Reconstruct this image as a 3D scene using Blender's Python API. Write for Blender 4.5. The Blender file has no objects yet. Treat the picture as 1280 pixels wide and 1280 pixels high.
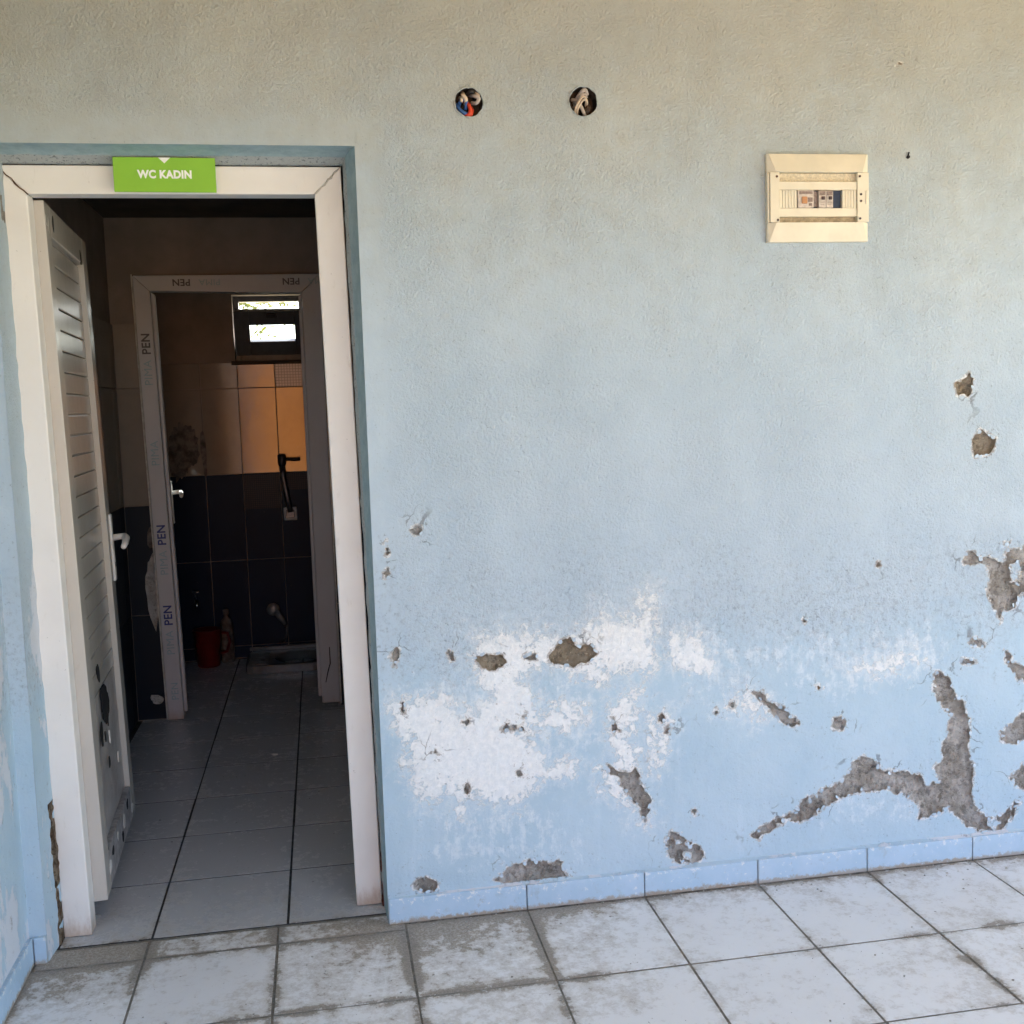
import bpy, bmesh, math, random
import numpy as np
from mathutils import Matrix, Vector

random.seed(7)
rng = np.random.default_rng(7)
S = bpy.context.scene
COL = S.collection

# ------------------------------------------------------------------ camera, sky, sun, exposure
CAM_F, CAM_P = 1361.94, (-0.12668, -2.92015, 1.42299)
CAM_R = ((0.98409, -0.17493, -0.03104), (0.04763, 0.09149, 0.99467), (0.17115, 0.98032, -0.09837))
cam_d = bpy.data.cameras.new('camera')
cam_d.sensor_width = 36; cam_d.lens = CAM_F / 1280 * 36
cam_d.clip_start = 0.05; cam_d.clip_end = 500
cam = bpy.data.objects.new('camera', cam_d); COL.objects.link(cam)
Rm = Matrix((CAM_R[0], CAM_R[1], tuple(-v for v in CAM_R[2]))).transposed()
cam.matrix_world = Matrix.Translation(CAM_P) @ Rm.to_4x4()
S.camera = cam

SUN_EL, SUN_AZ = math.radians(48), math.radians(38)     # azimuth clockwise from +y
w = bpy.data.worlds.new('World'); S.world = w; w.use_nodes = True
nt = w.node_tree; nt.nodes.clear()
sky = nt.nodes.new('ShaderNodeTexSky'); sky.sky_type = 'NISHITA'; sky.sun_disc = False
sky.sun_elevation = SUN_EL; sky.sun_rotation = SUN_AZ
sky.air_density = .9; sky.dust_density = 3.0; sky.ozone_density = 1.0
bg = nt.nodes.new('ShaderNodeBackground'); bg.inputs[1].default_value = 0.15
wo = nt.nodes.new('ShaderNodeOutputWorld')
nt.links.new(sky.outputs[0], bg.inputs[0]); nt.links.new(bg.outputs[0], wo.inputs[0])
sd = bpy.data.lights.new('sun', 'SUN'); sd.energy = 4.0; sd.angle = math.radians(0.5); sd.color = (1, .95, .87)
so = bpy.data.objects.new('sun', sd); COL.objects.link(so)
sun_from = Vector((math.sin(SUN_AZ) * math.cos(SUN_EL), math.cos(SUN_AZ) * math.cos(SUN_EL), math.sin(SUN_EL)))
so.rotation_euler = sun_from.to_track_quat('Z', 'Y').to_euler(); so.location = (0, 0, 20)
S.view_settings.view_transform = 'Standard'; S.view_settings.look = 'None'
S.view_settings.exposure = 2.74; S.view_settings.gamma = 1; S.view_settings.use_curve_mapping = False
S.cycles.max_bounces = 10; S.cycles.diffuse_bounces = 7; S.cycles.glossy_bounces = 5
S.cycles.use_denoising = True
S.cycles.sample_clamp_indirect = 6

# ------------------------------------------------------------------ material helpers
class NT:
    def __init__(s, name):
        s.m = bpy.data.materials.new(name); s.m.use_nodes = True
        s.t = s.m.node_tree; s.t.nodes.clear()
        s.out = s.t.nodes.new('ShaderNodeOutputMaterial')
        s.b = s.t.nodes.new('ShaderNodeBsdfPrincipled')
        s.t.links.new(s.b.outputs[0], s.out.inputs[0])
        s._co = {}
    def n(s, typ, **kw):
        nd = s.t.nodes.new(typ)
        for k, v in kw.items(): setattr(nd, k, v)
        return nd
    def put(s, sock, v):
        if isinstance(v, bpy.types.NodeSocket): s.t.links.new(v, sock)
        elif isinstance(v, (tuple, list)) and len(v) == 3 and sock.type == 'RGBA': sock.default_value = (*v, 1)
        else: sock.default_value = v
    def world(s):
        if 'g' not in s._co: s._co['g'] = s.n('ShaderNodeNewGeometry').outputs['Position']
        return s._co['g']
    def objco(s):
        if 'o' not in s._co: s._co['o'] = s.n('ShaderNodeTexCoord').outputs['Object']
        return s._co['o']
    def genco(s):
        if 'n' not in s._co: s._co['n'] = s.n('ShaderNodeTexCoord').outputs['Generated']
        return s._co['n']
    def sep(s, v):
        k = s.n('ShaderNodeSeparateXYZ'); s.put(k.inputs[0], v); return k.outputs
    def scale(s, v, k):
        m = s.n('ShaderNodeVectorMath', operation='MULTIPLY'); s.put(m.inputs[0], v); m.inputs[1].default_value = k; return m.outputs[0]
    def noise(s, scale, detail=4, rough=.55, co=None, dist=0):
        k = s.n('ShaderNodeTexNoise'); k.inputs['Scale'].default_value = scale; k.inputs['Detail'].default_value = detail
        k.inputs['Roughness'].default_value = rough; k.inputs['Distortion'].default_value = dist
        s.put(k.inputs['Vector'], co if co is not None else s.world()); return k.outputs['Fac']
    def voro(s, scale, co=None, feature='F1'):
        k = s.n('ShaderNodeTexVoronoi', feature=feature); k.inputs['Scale'].default_value = scale
        s.put(k.inputs['Vector'], co if co is not None else s.world()); return k.outputs['Distance']
    def math(s, op, a, b=0, c=0, clamp=False):
        k = s.n('ShaderNodeMath', operation=op, use_clamp=clamp)
        s.put(k.inputs[0], a); s.put(k.inputs[1], b); s.put(k.inputs[2], c); return k.outputs[0]
    def step(s, v, lo, hi):
        k = s.n('ShaderNodeMapRange', interpolation_type='SMOOTHSTEP'); s.put(k.inputs[0], v)
        k.inputs[1].default_value = lo; k.inputs[2].default_value = hi; return k.outputs[0]
    def mix(s, f, a, b, mode='MIX'):
        k = s.n('ShaderNodeMix', data_type='RGBA', blend_type=mode)
        s.put(k.inputs[0], f); s.put(k.inputs[6], a); s.put(k.inputs[7], b); return k.outputs[2]
    def attr(s, name, typ='GEOMETRY'):
        k = s.n('ShaderNodeAttribute', attribute_type=typ, attribute_name=name); return k.outputs['Fac']
    def rnd(s): return s.n('ShaderNodeObjectInfo').outputs['Random']
    def bump(s, h, strength=.5, dist=.01, prev=None):
        k = s.n('ShaderNodeBump'); k.inputs['Strength'].default_value = strength; k.inputs['Distance'].default_value = dist
        s.put(k.inputs['Height'], h)
        if prev is not None: s.put(k.inputs['Normal'], prev)
        return k.outputs[0]
    def done(s, col=None, rough=None, spec=None, normal=None, **kw):
        if col is not None: s.put(s.b.inputs['Base Color'], col)
        if rough is not None: s.put(s.b.inputs['Roughness'], rough)
        if spec is not None: s.put(s.b.inputs['Specular IOR Level'], spec)
        if normal is not None: s.put(s.b.inputs['Normal'], normal)
        for k, v in kw.items(): s.put(s.b.inputs[k], v)
        return s.m

def simple(name, col, rough=.6, var=.12, nscale=30, bump=0, spec=.4, metallic=0):
    m = NT(name)
    f = m.noise(nscale, 5, .6)
    dk = tuple(c * (1 - var) for c in col); lt = tuple(min(1, c * (1 + var)) for c in col)
    c = m.mix(m.step(f, .3, .7), dk, lt)
    nm = m.bump(m.noise(nscale * 4, 4), bump, .003) if bump else None
    return m.done(c, rough, spec, nm, Metallic=metallic)

M = {}
# -- painted wall: older roughcast coat above, greyer towards the top, smoother fresh coat below, white salt crust, dark flecks
def wall_mat(name, attrs=True, rough_only=False):
    m = NT(name); P = m.world(); x, y, z = m.sep(P)
    n1 = m.noise(3.2, 5, .6); n2 = m.noise(14, 6, .65); n3 = m.noise(60, 6, .7); fine = m.noise(230, 3, .6)
    nz = m.math('ADD', z, m.math('MULTIPLY', m.math('SUBTRACT', n1, .5), .55))
    nz = m.math('ADD', nz, m.math('MULTIPLY', m.math('SUBTRACT', n2, .5), .22))
    low = m.step(nz, .90, .58)                                     # 1 where the lower, smoother coat is
    upper = m.mix(m.step(n1, .3, .7), (.395, .495, .575), (.445, .545, .62))
    upper = m.mix(m.math('MULTIPLY', m.step(n2, .42, .7), .35), upper, (.40, .485, .55))
    lower = m.mix(m.step(n1, .35, .65), (.38, .515, .61), (.425, .555, .645))
    streak = m.noise(1, 4, .6, m.scale(P, (22, 22, 2.2)))
    lower = m.mix(m.math('MULTIPLY', m.step(streak, .55, .75), .35), lower, (.50, .62, .71))
    col = m.mix(low, upper, lower)
    top_tone = m.step(m.math('ADD', nz, m.math('MULTIPLY', m.math('SUBTRACT', n2, .5), .5)), 1.50, 2.65)  # tone turns greyer and darker towards the top of the wall
    col = m.mix(m.math('MULTIPLY', top_tone, .9), col, m.mix(m.step(n1, .3, .7), (.325, .34, .315), (.37, .39, .365)))
    drip = m.math('MULTIPLY', m.step(m.noise(1, 5, .65, m.scale(P, (16, 16, .9))), .54, .72), m.step(z, .75, 1.05))
    col = m.mix(m.math('MULTIPLY', drip, .07), col, (.25, .27, .28))
    blot = m.step(m.noise(2.1, 3, .5), .52, .60)
    col = m.mix(m.math('MULTIPLY', blot, .05), col, (.52, .58, .62))
    # mauve/grey grime cloud in the damp band
    band = m.math('MULTIPLY', m.step(nz, .55, .75), m.step(nz, 1.15, .8))
    grime = m.math('MULTIPLY', m.math('MULTIPLY', band, m.step(m.noise(55, 7, .78), .47, .66)), .6)
    col = m.mix(grime, col, (.27, .31, .36))
    pits = m.math('MULTIPLY', m.step(m.noise(110, 3, .6), .635, .68), m.step(n2, .40, .58))
    col = m.mix(m.math('MULTIPLY', pits, .42), col, (.19, .22, .24))
    n_hi = m.math('ADD', m.math('MULTIPLY', m.math('SUBTRACT', n2, .5), .17), m.math('MULTIPLY', m.math('SUBTRACT', m.noise(40, 8, .74, dist=.5), .5), .27))
    n_hi = m.math('ADD', n_hi, m.math('MULTIPLY', m.math('SUBTRACT', fine, .5), .07))
    if attrs:
        e = m.math('ADD', m.attr('salt'), n_hi)
        crust = m.math('MULTIPLY', m.step(e, -.004, .008), m.math('ADD', .72, m.math('MULTIPLY', n3, .3)))
        stk = m.noise(1, 6, .75, m.scale(P, (42, 42, 9)))
        e = m.math('ADD', e, m.math('MULTIPLY', m.math('SUBTRACT', stk, .5), .10))
        e = m.math('SUBTRACT', e, .013)
        dust = m.math('MULTIPLY', m.step(e, -.08, .01), .42)
        white = m.mix(m.step(n3, .35, .7), (.68, .72, .73), (.82, .84, .83))
        col = m.mix(dust, col, white); col = m.mix(crust, col, white)
        sm = m.math('ADD', m.attr('haze_salt'), n_hi)
        hz = m.math('MULTIPLY', m.step(sm, -.02, .03), m.step(m.math('ADD', m.math('MULTIPLY', m.noise(30, 7, .78, dist=.4), .6), m.math('MULTIPLY', stk, .5)), .52, .64))
        col = m.mix(m.math('MULTIPLY', hz, .5), col, (.68, .74, .77))
        f2 = m.math('MULTIPLY', m.step(e, -.03, .0), m.step(m.noise(48, 5, .75), .63, .68))
        col = m.mix(m.math('MULTIPLY', f2, .75), col, (.20, .19, .17))
        # chipped rim of the paint skin round every bare patch
        pe = m.math('ADD', m.attr('peel'), m.math('MULTIPLY', m.math('SUBTRACT', n3, .5), .016))
        pe = m.math('ADD', pe, m.math('MULTIPLY', m.math('SUBTRACT', m.noise(24, 4, .6), .5), .016))
        rim = m.step(pe, -.0075, -.003)
        col = m.mix(m.math('MULTIPLY', rim, .8), col, m.mix(m.step(n3, .45, .6), (.30, .28, .25), (.70, .71, .70)))
        fr = m.math('MULTIPLY', m.step(pe, -.045, -.004), m.step(m.noise(70, 6, .8), .575, .62))
        col = m.mix(m.math('MULTIPLY', fr, .75), col, (.15, .145, .135))
        wob = m.n('ShaderNodeVectorMath', operation='ADD'); m.put(wob.inputs[0], P)
        wv = m.n('ShaderNodeTexNoise'); wv.inputs['Scale'].default_value = 18; wv.inputs['Detail'].default_value = 4
        m.put(wv.inputs['Vector'], P); m.put(wob.inputs[1], m.scale(wv.outputs['Color'], (.09, 0, .09)))
        ck = m.voro(9, wob.outputs[0], 'DISTANCE_TO_EDGE')
        crack = m.math('MULTIPLY', m.step(ck, .022, .008), m.math('MULTIPLY', m.step(pe, -.075, -.02), m.step(m.noise(11, 3), .53, .62)))
        col = m.mix(m.math('MULTIPLY', crack, .6), col, (.12, .12, .12))
    else:
        e = m.math('SUBTRACT', m.noise(5, 6, .7, m.scale(P, (1, 1.2, .6))), .51)
        e = m.math('MULTIPLY', e, m.step(z, 1.3, .7))
        white = (.62, .64, .68)
        crust = m.step(e, 0, .03); col = m.mix(m.math('MULTIPLY', crust, .75), col, white)
        fl = m.math('MULTIPLY', m.step(m.noise(26, 7, .8, m.scale(P, (1, 1, .45))), .60, .64), m.step(z, 1.6, .5))
        col = m.mix(m.math('MULTIPLY', fl, .7), col, (.24, .24, .23))
    # relief
    grain = m.math('ADD', m.math('MULTIPLY', m.noise(125, 3, .55, dist=.4), 1.0), m.math('MULTIPLY', m.noise(290, 2, .5), .45))
    amt = m.mix(low, (1, 1, 1), (.16, .16, .16))
    if attrs:
        sm2 = m.math('ADD', m.attr('smooth'), m.math('MULTIPLY', m.math('SUBTRACT', n2, .5), .5))
        amt = m.mix(m.step(sm2, .35, .75), amt, (.10, .10, .10))
    grain = m.math('MULTIPLY', grain, m.math('ADD', .55, m.math('MULTIPLY', m.step(m.noise(4.5, 4, .6), .3, .7), .6)))
    h = m.math('MULTIPLY', grain, amt)
    if attrs: h = m.math('ADD', h, m.math('MULTIPLY', m.math('MULTIPLY', crust, n3), .35))
    else: h = m.math('ADD', h, m.math('MULTIPLY', crust, .4))
    nm = m.bump(h, .85, .006)
    nm = m.bump(n2, .35, .012, nm)
    return m.done(col, .85, .2, nm)
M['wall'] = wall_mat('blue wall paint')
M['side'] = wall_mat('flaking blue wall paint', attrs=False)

def reveal_mat():
    m = NT('blue green reveal paint'); x, y, z = m.sep(m.world())
    n2 = m.noise(25, 6, .7); n3 = m.noise(120, 5, .7)
    c = m.mix(m.step(n2, .35, .65), (.26, .37, .41), (.33, .45, .49))
    edge = m.step(m.math('ADD', y, m.math('MULTIPLY', m.math('SUBTRACT', n2, .5), .02)), .084, .094)
    spk = m.step(n3, .57, .61)
    c2 = m.mix(spk, (.42, .43, .42), (.13, .12, .11))
    c = m.mix(m.math('MULTIPLY', edge, .75), c, c2)
    h = m.math('ADD', m.math('MULTIPLY', n3, m.math('ADD', .2, edge)), n2)
    return m.done(c, .8, .25, m.bump(h, .6, .006))
M['reveal'] = reveal_mat()

def mortar_mat(name, a, b, dark, sc=1.0, deep=.62):
    m = NT(name); n0 = m.noise(13 * sc, 5, .6); n1 = m.noise(38 * sc, 6, .75); n2 = m.noise(130 * sc, 5, .78); n3 = m.noise(300, 3, .6)
    c = m.mix(m.step(n0, .40, .60), a, b)
    c = m.mix(m.math('MULTIPLY', m.step(n1, .52, .60), deep), c, dark)
    c = m.mix(m.math('MULTIPLY', m.step(n2, .56, .64), .7), c, dark)
    c = m.mix(m.math('MULTIPLY', m.step(m.noise(90 * sc, 5, .75), .60, .66), .7), c, tuple(min(.75, v * 1.75) for v in b))
    return m.done(c, .95, .1, m.bump(m.math('ADD', m.math('MULTIPLY', n1, 1.4), n2), 1, .012))
M['flake'] = simple('lifted blue paint skin', (.43, .53, .61), .7, .22, 45, .3)
M['mortar'] = mortar_mat('bare cement mortar', (.45, .425, .38), (.65, .635, .60), (.15, .14, .12), 1.0, .5)
M['brown_mortar'] = mortar_mat('bare brown plaster', (.33, .28, .205), (.44, .385, .30), (.14, .115, .085), 1.0, .5)
M['pale_plaster'] = mortar_mat('bare pale plaster', (.50, .49, .46), (.66, .65, .62), (.25, .23, .2))
M['crumb'] = mortar_mat('crumbly foam and mortar', (.13, .085, .055), (.34, .27, .19), (.03, .025, .02), 2)
M['brick'] = mortar_mat('bare red brick', (.20, .065, .04), (.30, .11, .07), (.08, .03, .02), 2)
M['grout'] = mortar_mat('dirty grout', (.30, .275, .23), (.40, .37, .32), (.15, .13, .105), 2, .35)
M['dark_grout'] = mortar_mat('dark room grout', (.06, .06, .06), (.09, .09, .09), (.04, .04, .04), 2)
M['screed'] = mortar_mat('worn cement screed', (.19, .175, .15), (.31, .29, .26), (.08, .07, .06), 1.5)
M['conc'] = mortar_mat('rough concrete', (.24, .23, .21), (.32, .31, .29), (.15, .14, .13), .5)

def tile_mat(name, base_a, base_b, rough=.28, room_=False):
    m = NT(name); P = m.world(); x, y, z = m.sep(P)
    g = m.sep(m.genco())
    n1 = m.noise(7, 6, .65); n2 = m.noise(34, 7, .75); n3 = m.noise(130, 5, .75); r = m.rnd()
    c = m.mix(r, base_a, base_b)
    c = m.mix(m.math('MULTIPLY', m.step(n1, .35, .7), .25), c, tuple(v * .85 for v in base_a))
    # dirt is worst at tile edges and where the tile carries a high dirt figure
    ex = m.math('MINIMUM', g[0], m.math('SUBTRACT', 1, g[0])); ey = m.math('MINIMUM', g[1], m.math('SUBTRACT', 1, g[1]))
    edge = m.step(m.math('ADD', m.math('MINIMUM', ex, ey), m.math('MULTIPLY', m.math('SUBTRACT', n2, .5), .14)), .10, .0)
    def near_pt(px, py, r0, r1):
        dx = m.math('SUBTRACT', x, px); dy = m.math('SUBTRACT', y, py)
        return m.step(m.math('SQRT', m.math('ADD', m.math('MULTIPLY', dx, dx), m.math('MULTIPLY', dy, dy))), r1, r0)
    if room_:
        d = m.math('ADD', .05, m.math('MULTIPLY', m.step(y, .5, .05), .3))
    else:
        d = m.math('ADD', .24, m.math('MULTIPLY', near_pt(.20, -.34, .16, .62), .44))
        d = m.math('ADD', d, m.math('MULTIPLY', near_pt(-.90, -.06, .10, .42), .62))
        d = m.math('ADD', d, m.math('MULTIPLY', near_pt(-.02, -.12, .05, .36), .22))
        d = m.math('ADD', d, m.math('MULTIPLY', near_pt(1.55, -.55, .1, .45), .30))
        d = m.math('ADD', d, m.math('MULTIPLY', near_pt(-.30, -.35, .04, .25), .35))
        d = m.math('ADD', d, m.math('MULTIPLY', m.step(y, -.13, -.02), .30))
        d = m.math('ADD', d, m.math('MULTIPLY', m.math('SUBTRACT', m.noise(2.6, 3), .5), .5))
    d = m.math('ADD', d, m.math('MULTIPLY', m.math('SUBTRACT', r, .5), .10))
    k = m.math('ADD', m.math('MULTIPLY', n2, 1.15), m.math('MULTIPLY', n1, .75))
    k = m.math('ADD', k, m.math('MULTIPLY', n3, .35))
    k = m.math('ADD', k, m.math('MULTIPLY', edge, m.math('MULTIPLY', m.math('ADD', .25, m.math('MULTIPLY', d, .75)), m.math('MULTIPLY', n1, .62))))
    k = m.math('ADD', k, m.math('MULTIPLY', d, .34))
    near = m.math('MULTIPLY', m.step(y, -.30, -.04), m.step(y, .10, .02))
    k = m.math('ADD', k, m.math('MULTIPLY', near, m.math('MULTIPLY', d, .22)))
    heavy = m.step(k, 1.45, 1.58)
    light = m.step(k, 1.22, 1.45)
    dirt_c = m.mix(m.step(n3, .4, .6), (.25, .21, .16), (.44, .39, .32))
    dirt_c = m.mix(m.math('MULTIPLY', m.step(m.noise(18, 4), .55, .7), .5), dirt_c, (.17, .17, .10))
    n4 = m.noise(210, 4, .8)
    dirt_c = m.mix(m.math('MULTIPLY', m.step(n4, .52, .60), .55), dirt_c, (.10, .085, .065))
    dirt_c = m.mix(m.math('MULTIPLY', edge, .45), dirt_c, (.13, .11, .085))
    c = m.mix(m.math('MULTIPLY', light, .42), c, (.42, .385, .325)); c = m.mix(m.math('MULTIPLY', heavy, .85), c, dirt_c)
    sp = m.step(m.noise(60, 2, .5), .735, .75)
    c = m.mix(m.math('MULTIPLY', sp, .8), c, (.10, .09, .08))
    ro = m.math('ADD', rough, m.math('MULTIPLY', light, .4), clamp=True)
    return m.done(c, ro, .5, m.bump(m.math('ADD', m.math('MULTIPLY', n1, .6), m.math('MULTIPLY', heavy, n3)), .18, .004))
M['porch_tile'] = tile_mat('worn white floor tile', (.79, .80, .805), (.84, .85, .85), .30)
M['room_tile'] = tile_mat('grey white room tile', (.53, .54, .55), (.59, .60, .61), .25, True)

def glazed(name, a, b, rough=.12, rough2=.25, spec=.5):
    m = NT(name); P = m.world(); n1 = m.noise(9, 5, .6); n2 = m.noise(45, 6, .75); n3 = m.noise(120, 4, .7)
    c = m.mix(m.rnd(), a, b)
    c = m.mix(m.math('MULTIPLY', m.step(n1, .4, .7), .3), c, tuple(v * .7 for v in a))
    c = m.mix(m.math('MULTIPLY', m.step(n2, .64, .70), .10), c, (.30, .28, .26))
    ro = m.math('ADD', rough, m.math('MULTIPLY', n2, rough2))
    return m.done(c, ro, spec, m.bump(n1, .06, .01))
M['beige_tile'] = glazed('glazed beige wall tile', (.22, .18, .145), (.26, .215, .175), .06, .10, .7)
M['glow_tile'] = glazed('glazed wall tile with painted amber glow', (.40, .17, .04), (.44, .19, .05), .06, .10, .6)  # warm reflection of the outdoors put into the tile colour
M['beige_matt'] = glazed('dull beige wall tile', (.20, .17, .14), (.235, .20, .165), .35, .2, .3)
M['navy_tile'] = glazed('glazed dark blue wall tile', (.004, .013, .032), (.006, .017, .038), .26, .2, .07)

def mosaic_mat():
    m = NT('small mosaic tile print'); x, y, z = m.sep(m.world())
    a = m.math('PINGPONG', m.math('MULTIPLY', x, 1), .006); b = m.math('PINGPONG', m.math('MULTIPLY', z, 1), .006)
    g = m.step(m.math('MINIMUM', a, b), .0012, .0022)
    c = m.mix(m.noise(80, 2), (.018, .016, .024), (.045, .033, .034)); c = m.mix(g, (.006, .010, .02), c)
    return m.done(c, .4, .15)
M['mosaic'] = mosaic_mat()
M['navy_matt'] = glazed('dull dark blue wall tile', (.005, .010, .019), (.007, .013, .023), .35, .2, .2)
def mosaic_light():
    m = NT('pale mosaic tile print'); x, y, z = m.sep(m.world())
    a = m.math('PINGPONG', x, .008); b = m.math('PINGPONG', z, .008)
    g = m.step(m.math('MINIMUM', a, b), .0014, .0026)
    c = m.mix(m.noise(60, 2), (.30, .24, .22), (.46, .38, .34)); c = m.mix(g, (.16, .13, .12), c)
    return m.done(c, .2, .5)
M['mosaic_light'] = mosaic_light()

def pvc_mat(name, col, dirt=.25, rough=.35):
    m = NT(name); x, y, z = m.sep(m.world()); n1 = m.noise(6, 5, .6); n2 = m.noise(40, 6, .75, m.scale(m.world(), (1, 1, .35))); n3 = m.noise(90, 3, .6)
    c = m.mix(m.step(n1, .3, .7), tuple(v * .95 for v in col), col)
    low = m.step(m.math('ADD', z, m.math('MULTIPLY', m.math('SUBTRACT', n2, .5), .12)), .07, -.01)
    c = m.mix(m.math('MULTIPLY', low, .7), c, (.34, .22, .13))
    c = m.mix(m.math('MULTIPLY', m.step(n2, .58, .72), dirt), c, (.42, .39, .34))
    c = m.mix(m.math('MULTIPLY', m.step(n3, .735, .75), .7), c, (.12, .11, .1))
    return m.done(c, m.math('ADD', rough, m.math('MULTIPLY', n2, .2)), .5, m.bump(n1, .1, .004))
M['pvc'] = pvc_mat('white plastic profile', (.78, .77, .735))
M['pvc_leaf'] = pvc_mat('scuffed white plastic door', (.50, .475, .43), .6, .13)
M['pvc_inner'] = pvc_mat('filmed grey white plastic profile', (.47, .485, .50), .4, .4)

def worn_panel():
    m = NT('worn lower door panel'); n1 = m.noise(9, 6, .7, m.scale(m.world(), (1, 1, .6))); n2 = m.noise(40, 7, .8); n3 = m.noise(20, 4, .6)
    c = m.mix(m.step(n1, .35, .65), (.36, .33, .31), (.50, .48, .46))
    c = m.mix(m.math('MULTIPLY', m.step(n2, .60, .66), .7), c, (.75, .74, .72))
    c = m.mix(m.math('MULTIPLY', m.step(m.noise(13, 6, .75), .66, .69), .9), c, (.03, .03, .03))
    return m.done(c, .28, .5, m.bump(n3, .5, .012))
M['panel'] = worn_panel()
M['gray_rail'] = simple('grey torn film rail', (.34, .33, .33), .4, .4, 40, .5)

M['black'] = simple('black void', (.01, .01, .012), .9, .1)
M['rust'] = simple('rusty steel', (.13, .075, .04), .8, .4, 60, .5)
M['green'] = simple('lime green sign', (.24, .50, .04), .5, .04, 10)
M['sign_white'] = simple('white sign print', (.85, .87, .84), .5, .02)
M['cream'] = simple('yellowed cream plastic', (.67, .635, .51), .42, .07, 9, .03)
M['cream_rough'] = simple('grainy cream plastic', (.60, .54, .40), .6, .22, 120, .8)
M['cream_groove'] = simple('cream plastic groove', (.36, .30, .20), .6, .3, 80)
M['breaker'] = simple('dusty white breaker', (.52, .47, .42), .5, .2, 90)
M['breaker_print'] = simple('breaker print', (.22, .17, .15), .6, .3, 200)
M['orange'] = simple('faded orange lever', (.45, .22, .10), .5, .1)
M['navy'] = simple('dark navy opening', (.012, .025, .06), .4, .3, 60)
M['screw'] = simple('dark screw', (.05, .03, .03), .5, .3)
M['wire_blue'] = simple('blue wire', (.04, .12, .36), .45)
M['wire_red'] = simple('red wire', (.50, .05, .02), .45)
M['wire_black'] = simple('black wire', (.02, .02, .02), .5)
M['wire_beige'] = simple('beige wire', (.55, .46, .36), .5)
M['wire_grey'] = simple('grey wire', (.38, .35, .33), .5)
M['box_in'] = simple('dark socket box', (.045, .03, .022), .8, .5, 40, .6)
M['chrome'] = simple('chrome', (.75, .76, .78), .16, .05, metallic=1)
M['steel'] = simple('dull pipe metal', (.12, .115, .12), .35, .2, 40, metallic=.7)
M['dark_metal'] = simple('dark valve', (.035, .03, .035), .35, .2, metallic=.3)
M['red_plastic'] = simple('red plastic', (.10, .005, .005), .35, .08)
M['porcelain'] = simple('stained porcelain', (.15, .155, .155), .2, .12, 20)
M['print_navy'] = simple('navy film print', (.03, .05, .19), .5, .1)
M['print_teal'] = simple('faded teal film print', (.27, .39, .43), .5, .1)
M['print_grey'] = simple('faded grey film print', (.09, .09, .10), .5, .2)
M['film'] = simple('clear film edge', (.45, .44, .40), .2, .2)
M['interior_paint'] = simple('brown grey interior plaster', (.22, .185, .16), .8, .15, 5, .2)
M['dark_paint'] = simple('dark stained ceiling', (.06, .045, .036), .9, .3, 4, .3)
M['stain'] = simple('dark broken tile backing', (.12, .10, .085), .8, .5, 30, .6)
M['sash'] = simple('dark grey window profile', (.085, .09, .10), .35, .15)
M['white_chip'] = simple('white chip', (.72, .70, .66), .7)
M['bounce_earth'] = mortar_mat('added red orange bounce earth', (.43, .155, .04), (.54, .22, .065), (.27, .10, .03), .12)
M['ground'] = mortar_mat('dry sandy ground', (.385, .335, .205), (.48, .42, .27), (.30, .26, .16), .08)
M['porch_ceiling'] = simple('ochre boarded ceiling', (.40, .285, .135), .8, .2, 3)
M['bark'] = simple('tree bark', (.13, .09, .06), .9, .3, 20, .6)
def leaf_mat():
    m = NT('sunlit yellow green leaf')
    c = m.mix(m.rnd(), (.16, .18, .03), (.10, .13, .025)); c = m.mix(m.noise(3, 2), c, (.20, .20, .04))
    m.done(c, .5, .3)
    tr = m.n('ShaderNodeBsdfTranslucent'); m.put(tr.inputs[0], c)
    mx = m.n('ShaderNodeMixShader'); mx.inputs[0].default_value = .45
    m.t.links.new(m.b.outputs[0], mx.inputs[1]); m.t.links.new(tr.outputs[0], mx.inputs[2]); m.t.links.new(mx.outputs[0], m.out.inputs[0])
    return m.m
M['leaf'] = leaf_mat()
def glass_mat():
    m = NT('window glass')
    gl = m.n('ShaderNodeBsdfGlossy'); gl.inputs['Roughness'].default_value = .05
    tp = m.n('ShaderNodeBsdfTransparent'); tp.inputs[0].default_value = (.93, .96, .97, 1)
    mx = m.n('ShaderNodeMixShader'); mx.inputs[0].default_value = .06
    m.t.links.new(tp.outputs[0], mx.inputs[1]); m.t.links.new(gl.outputs[0], mx.inputs[2]); m.t.links.new(mx.outputs[0], m.out.inputs[0])
    return m.m
M['glass'] = glass_mat()

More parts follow.
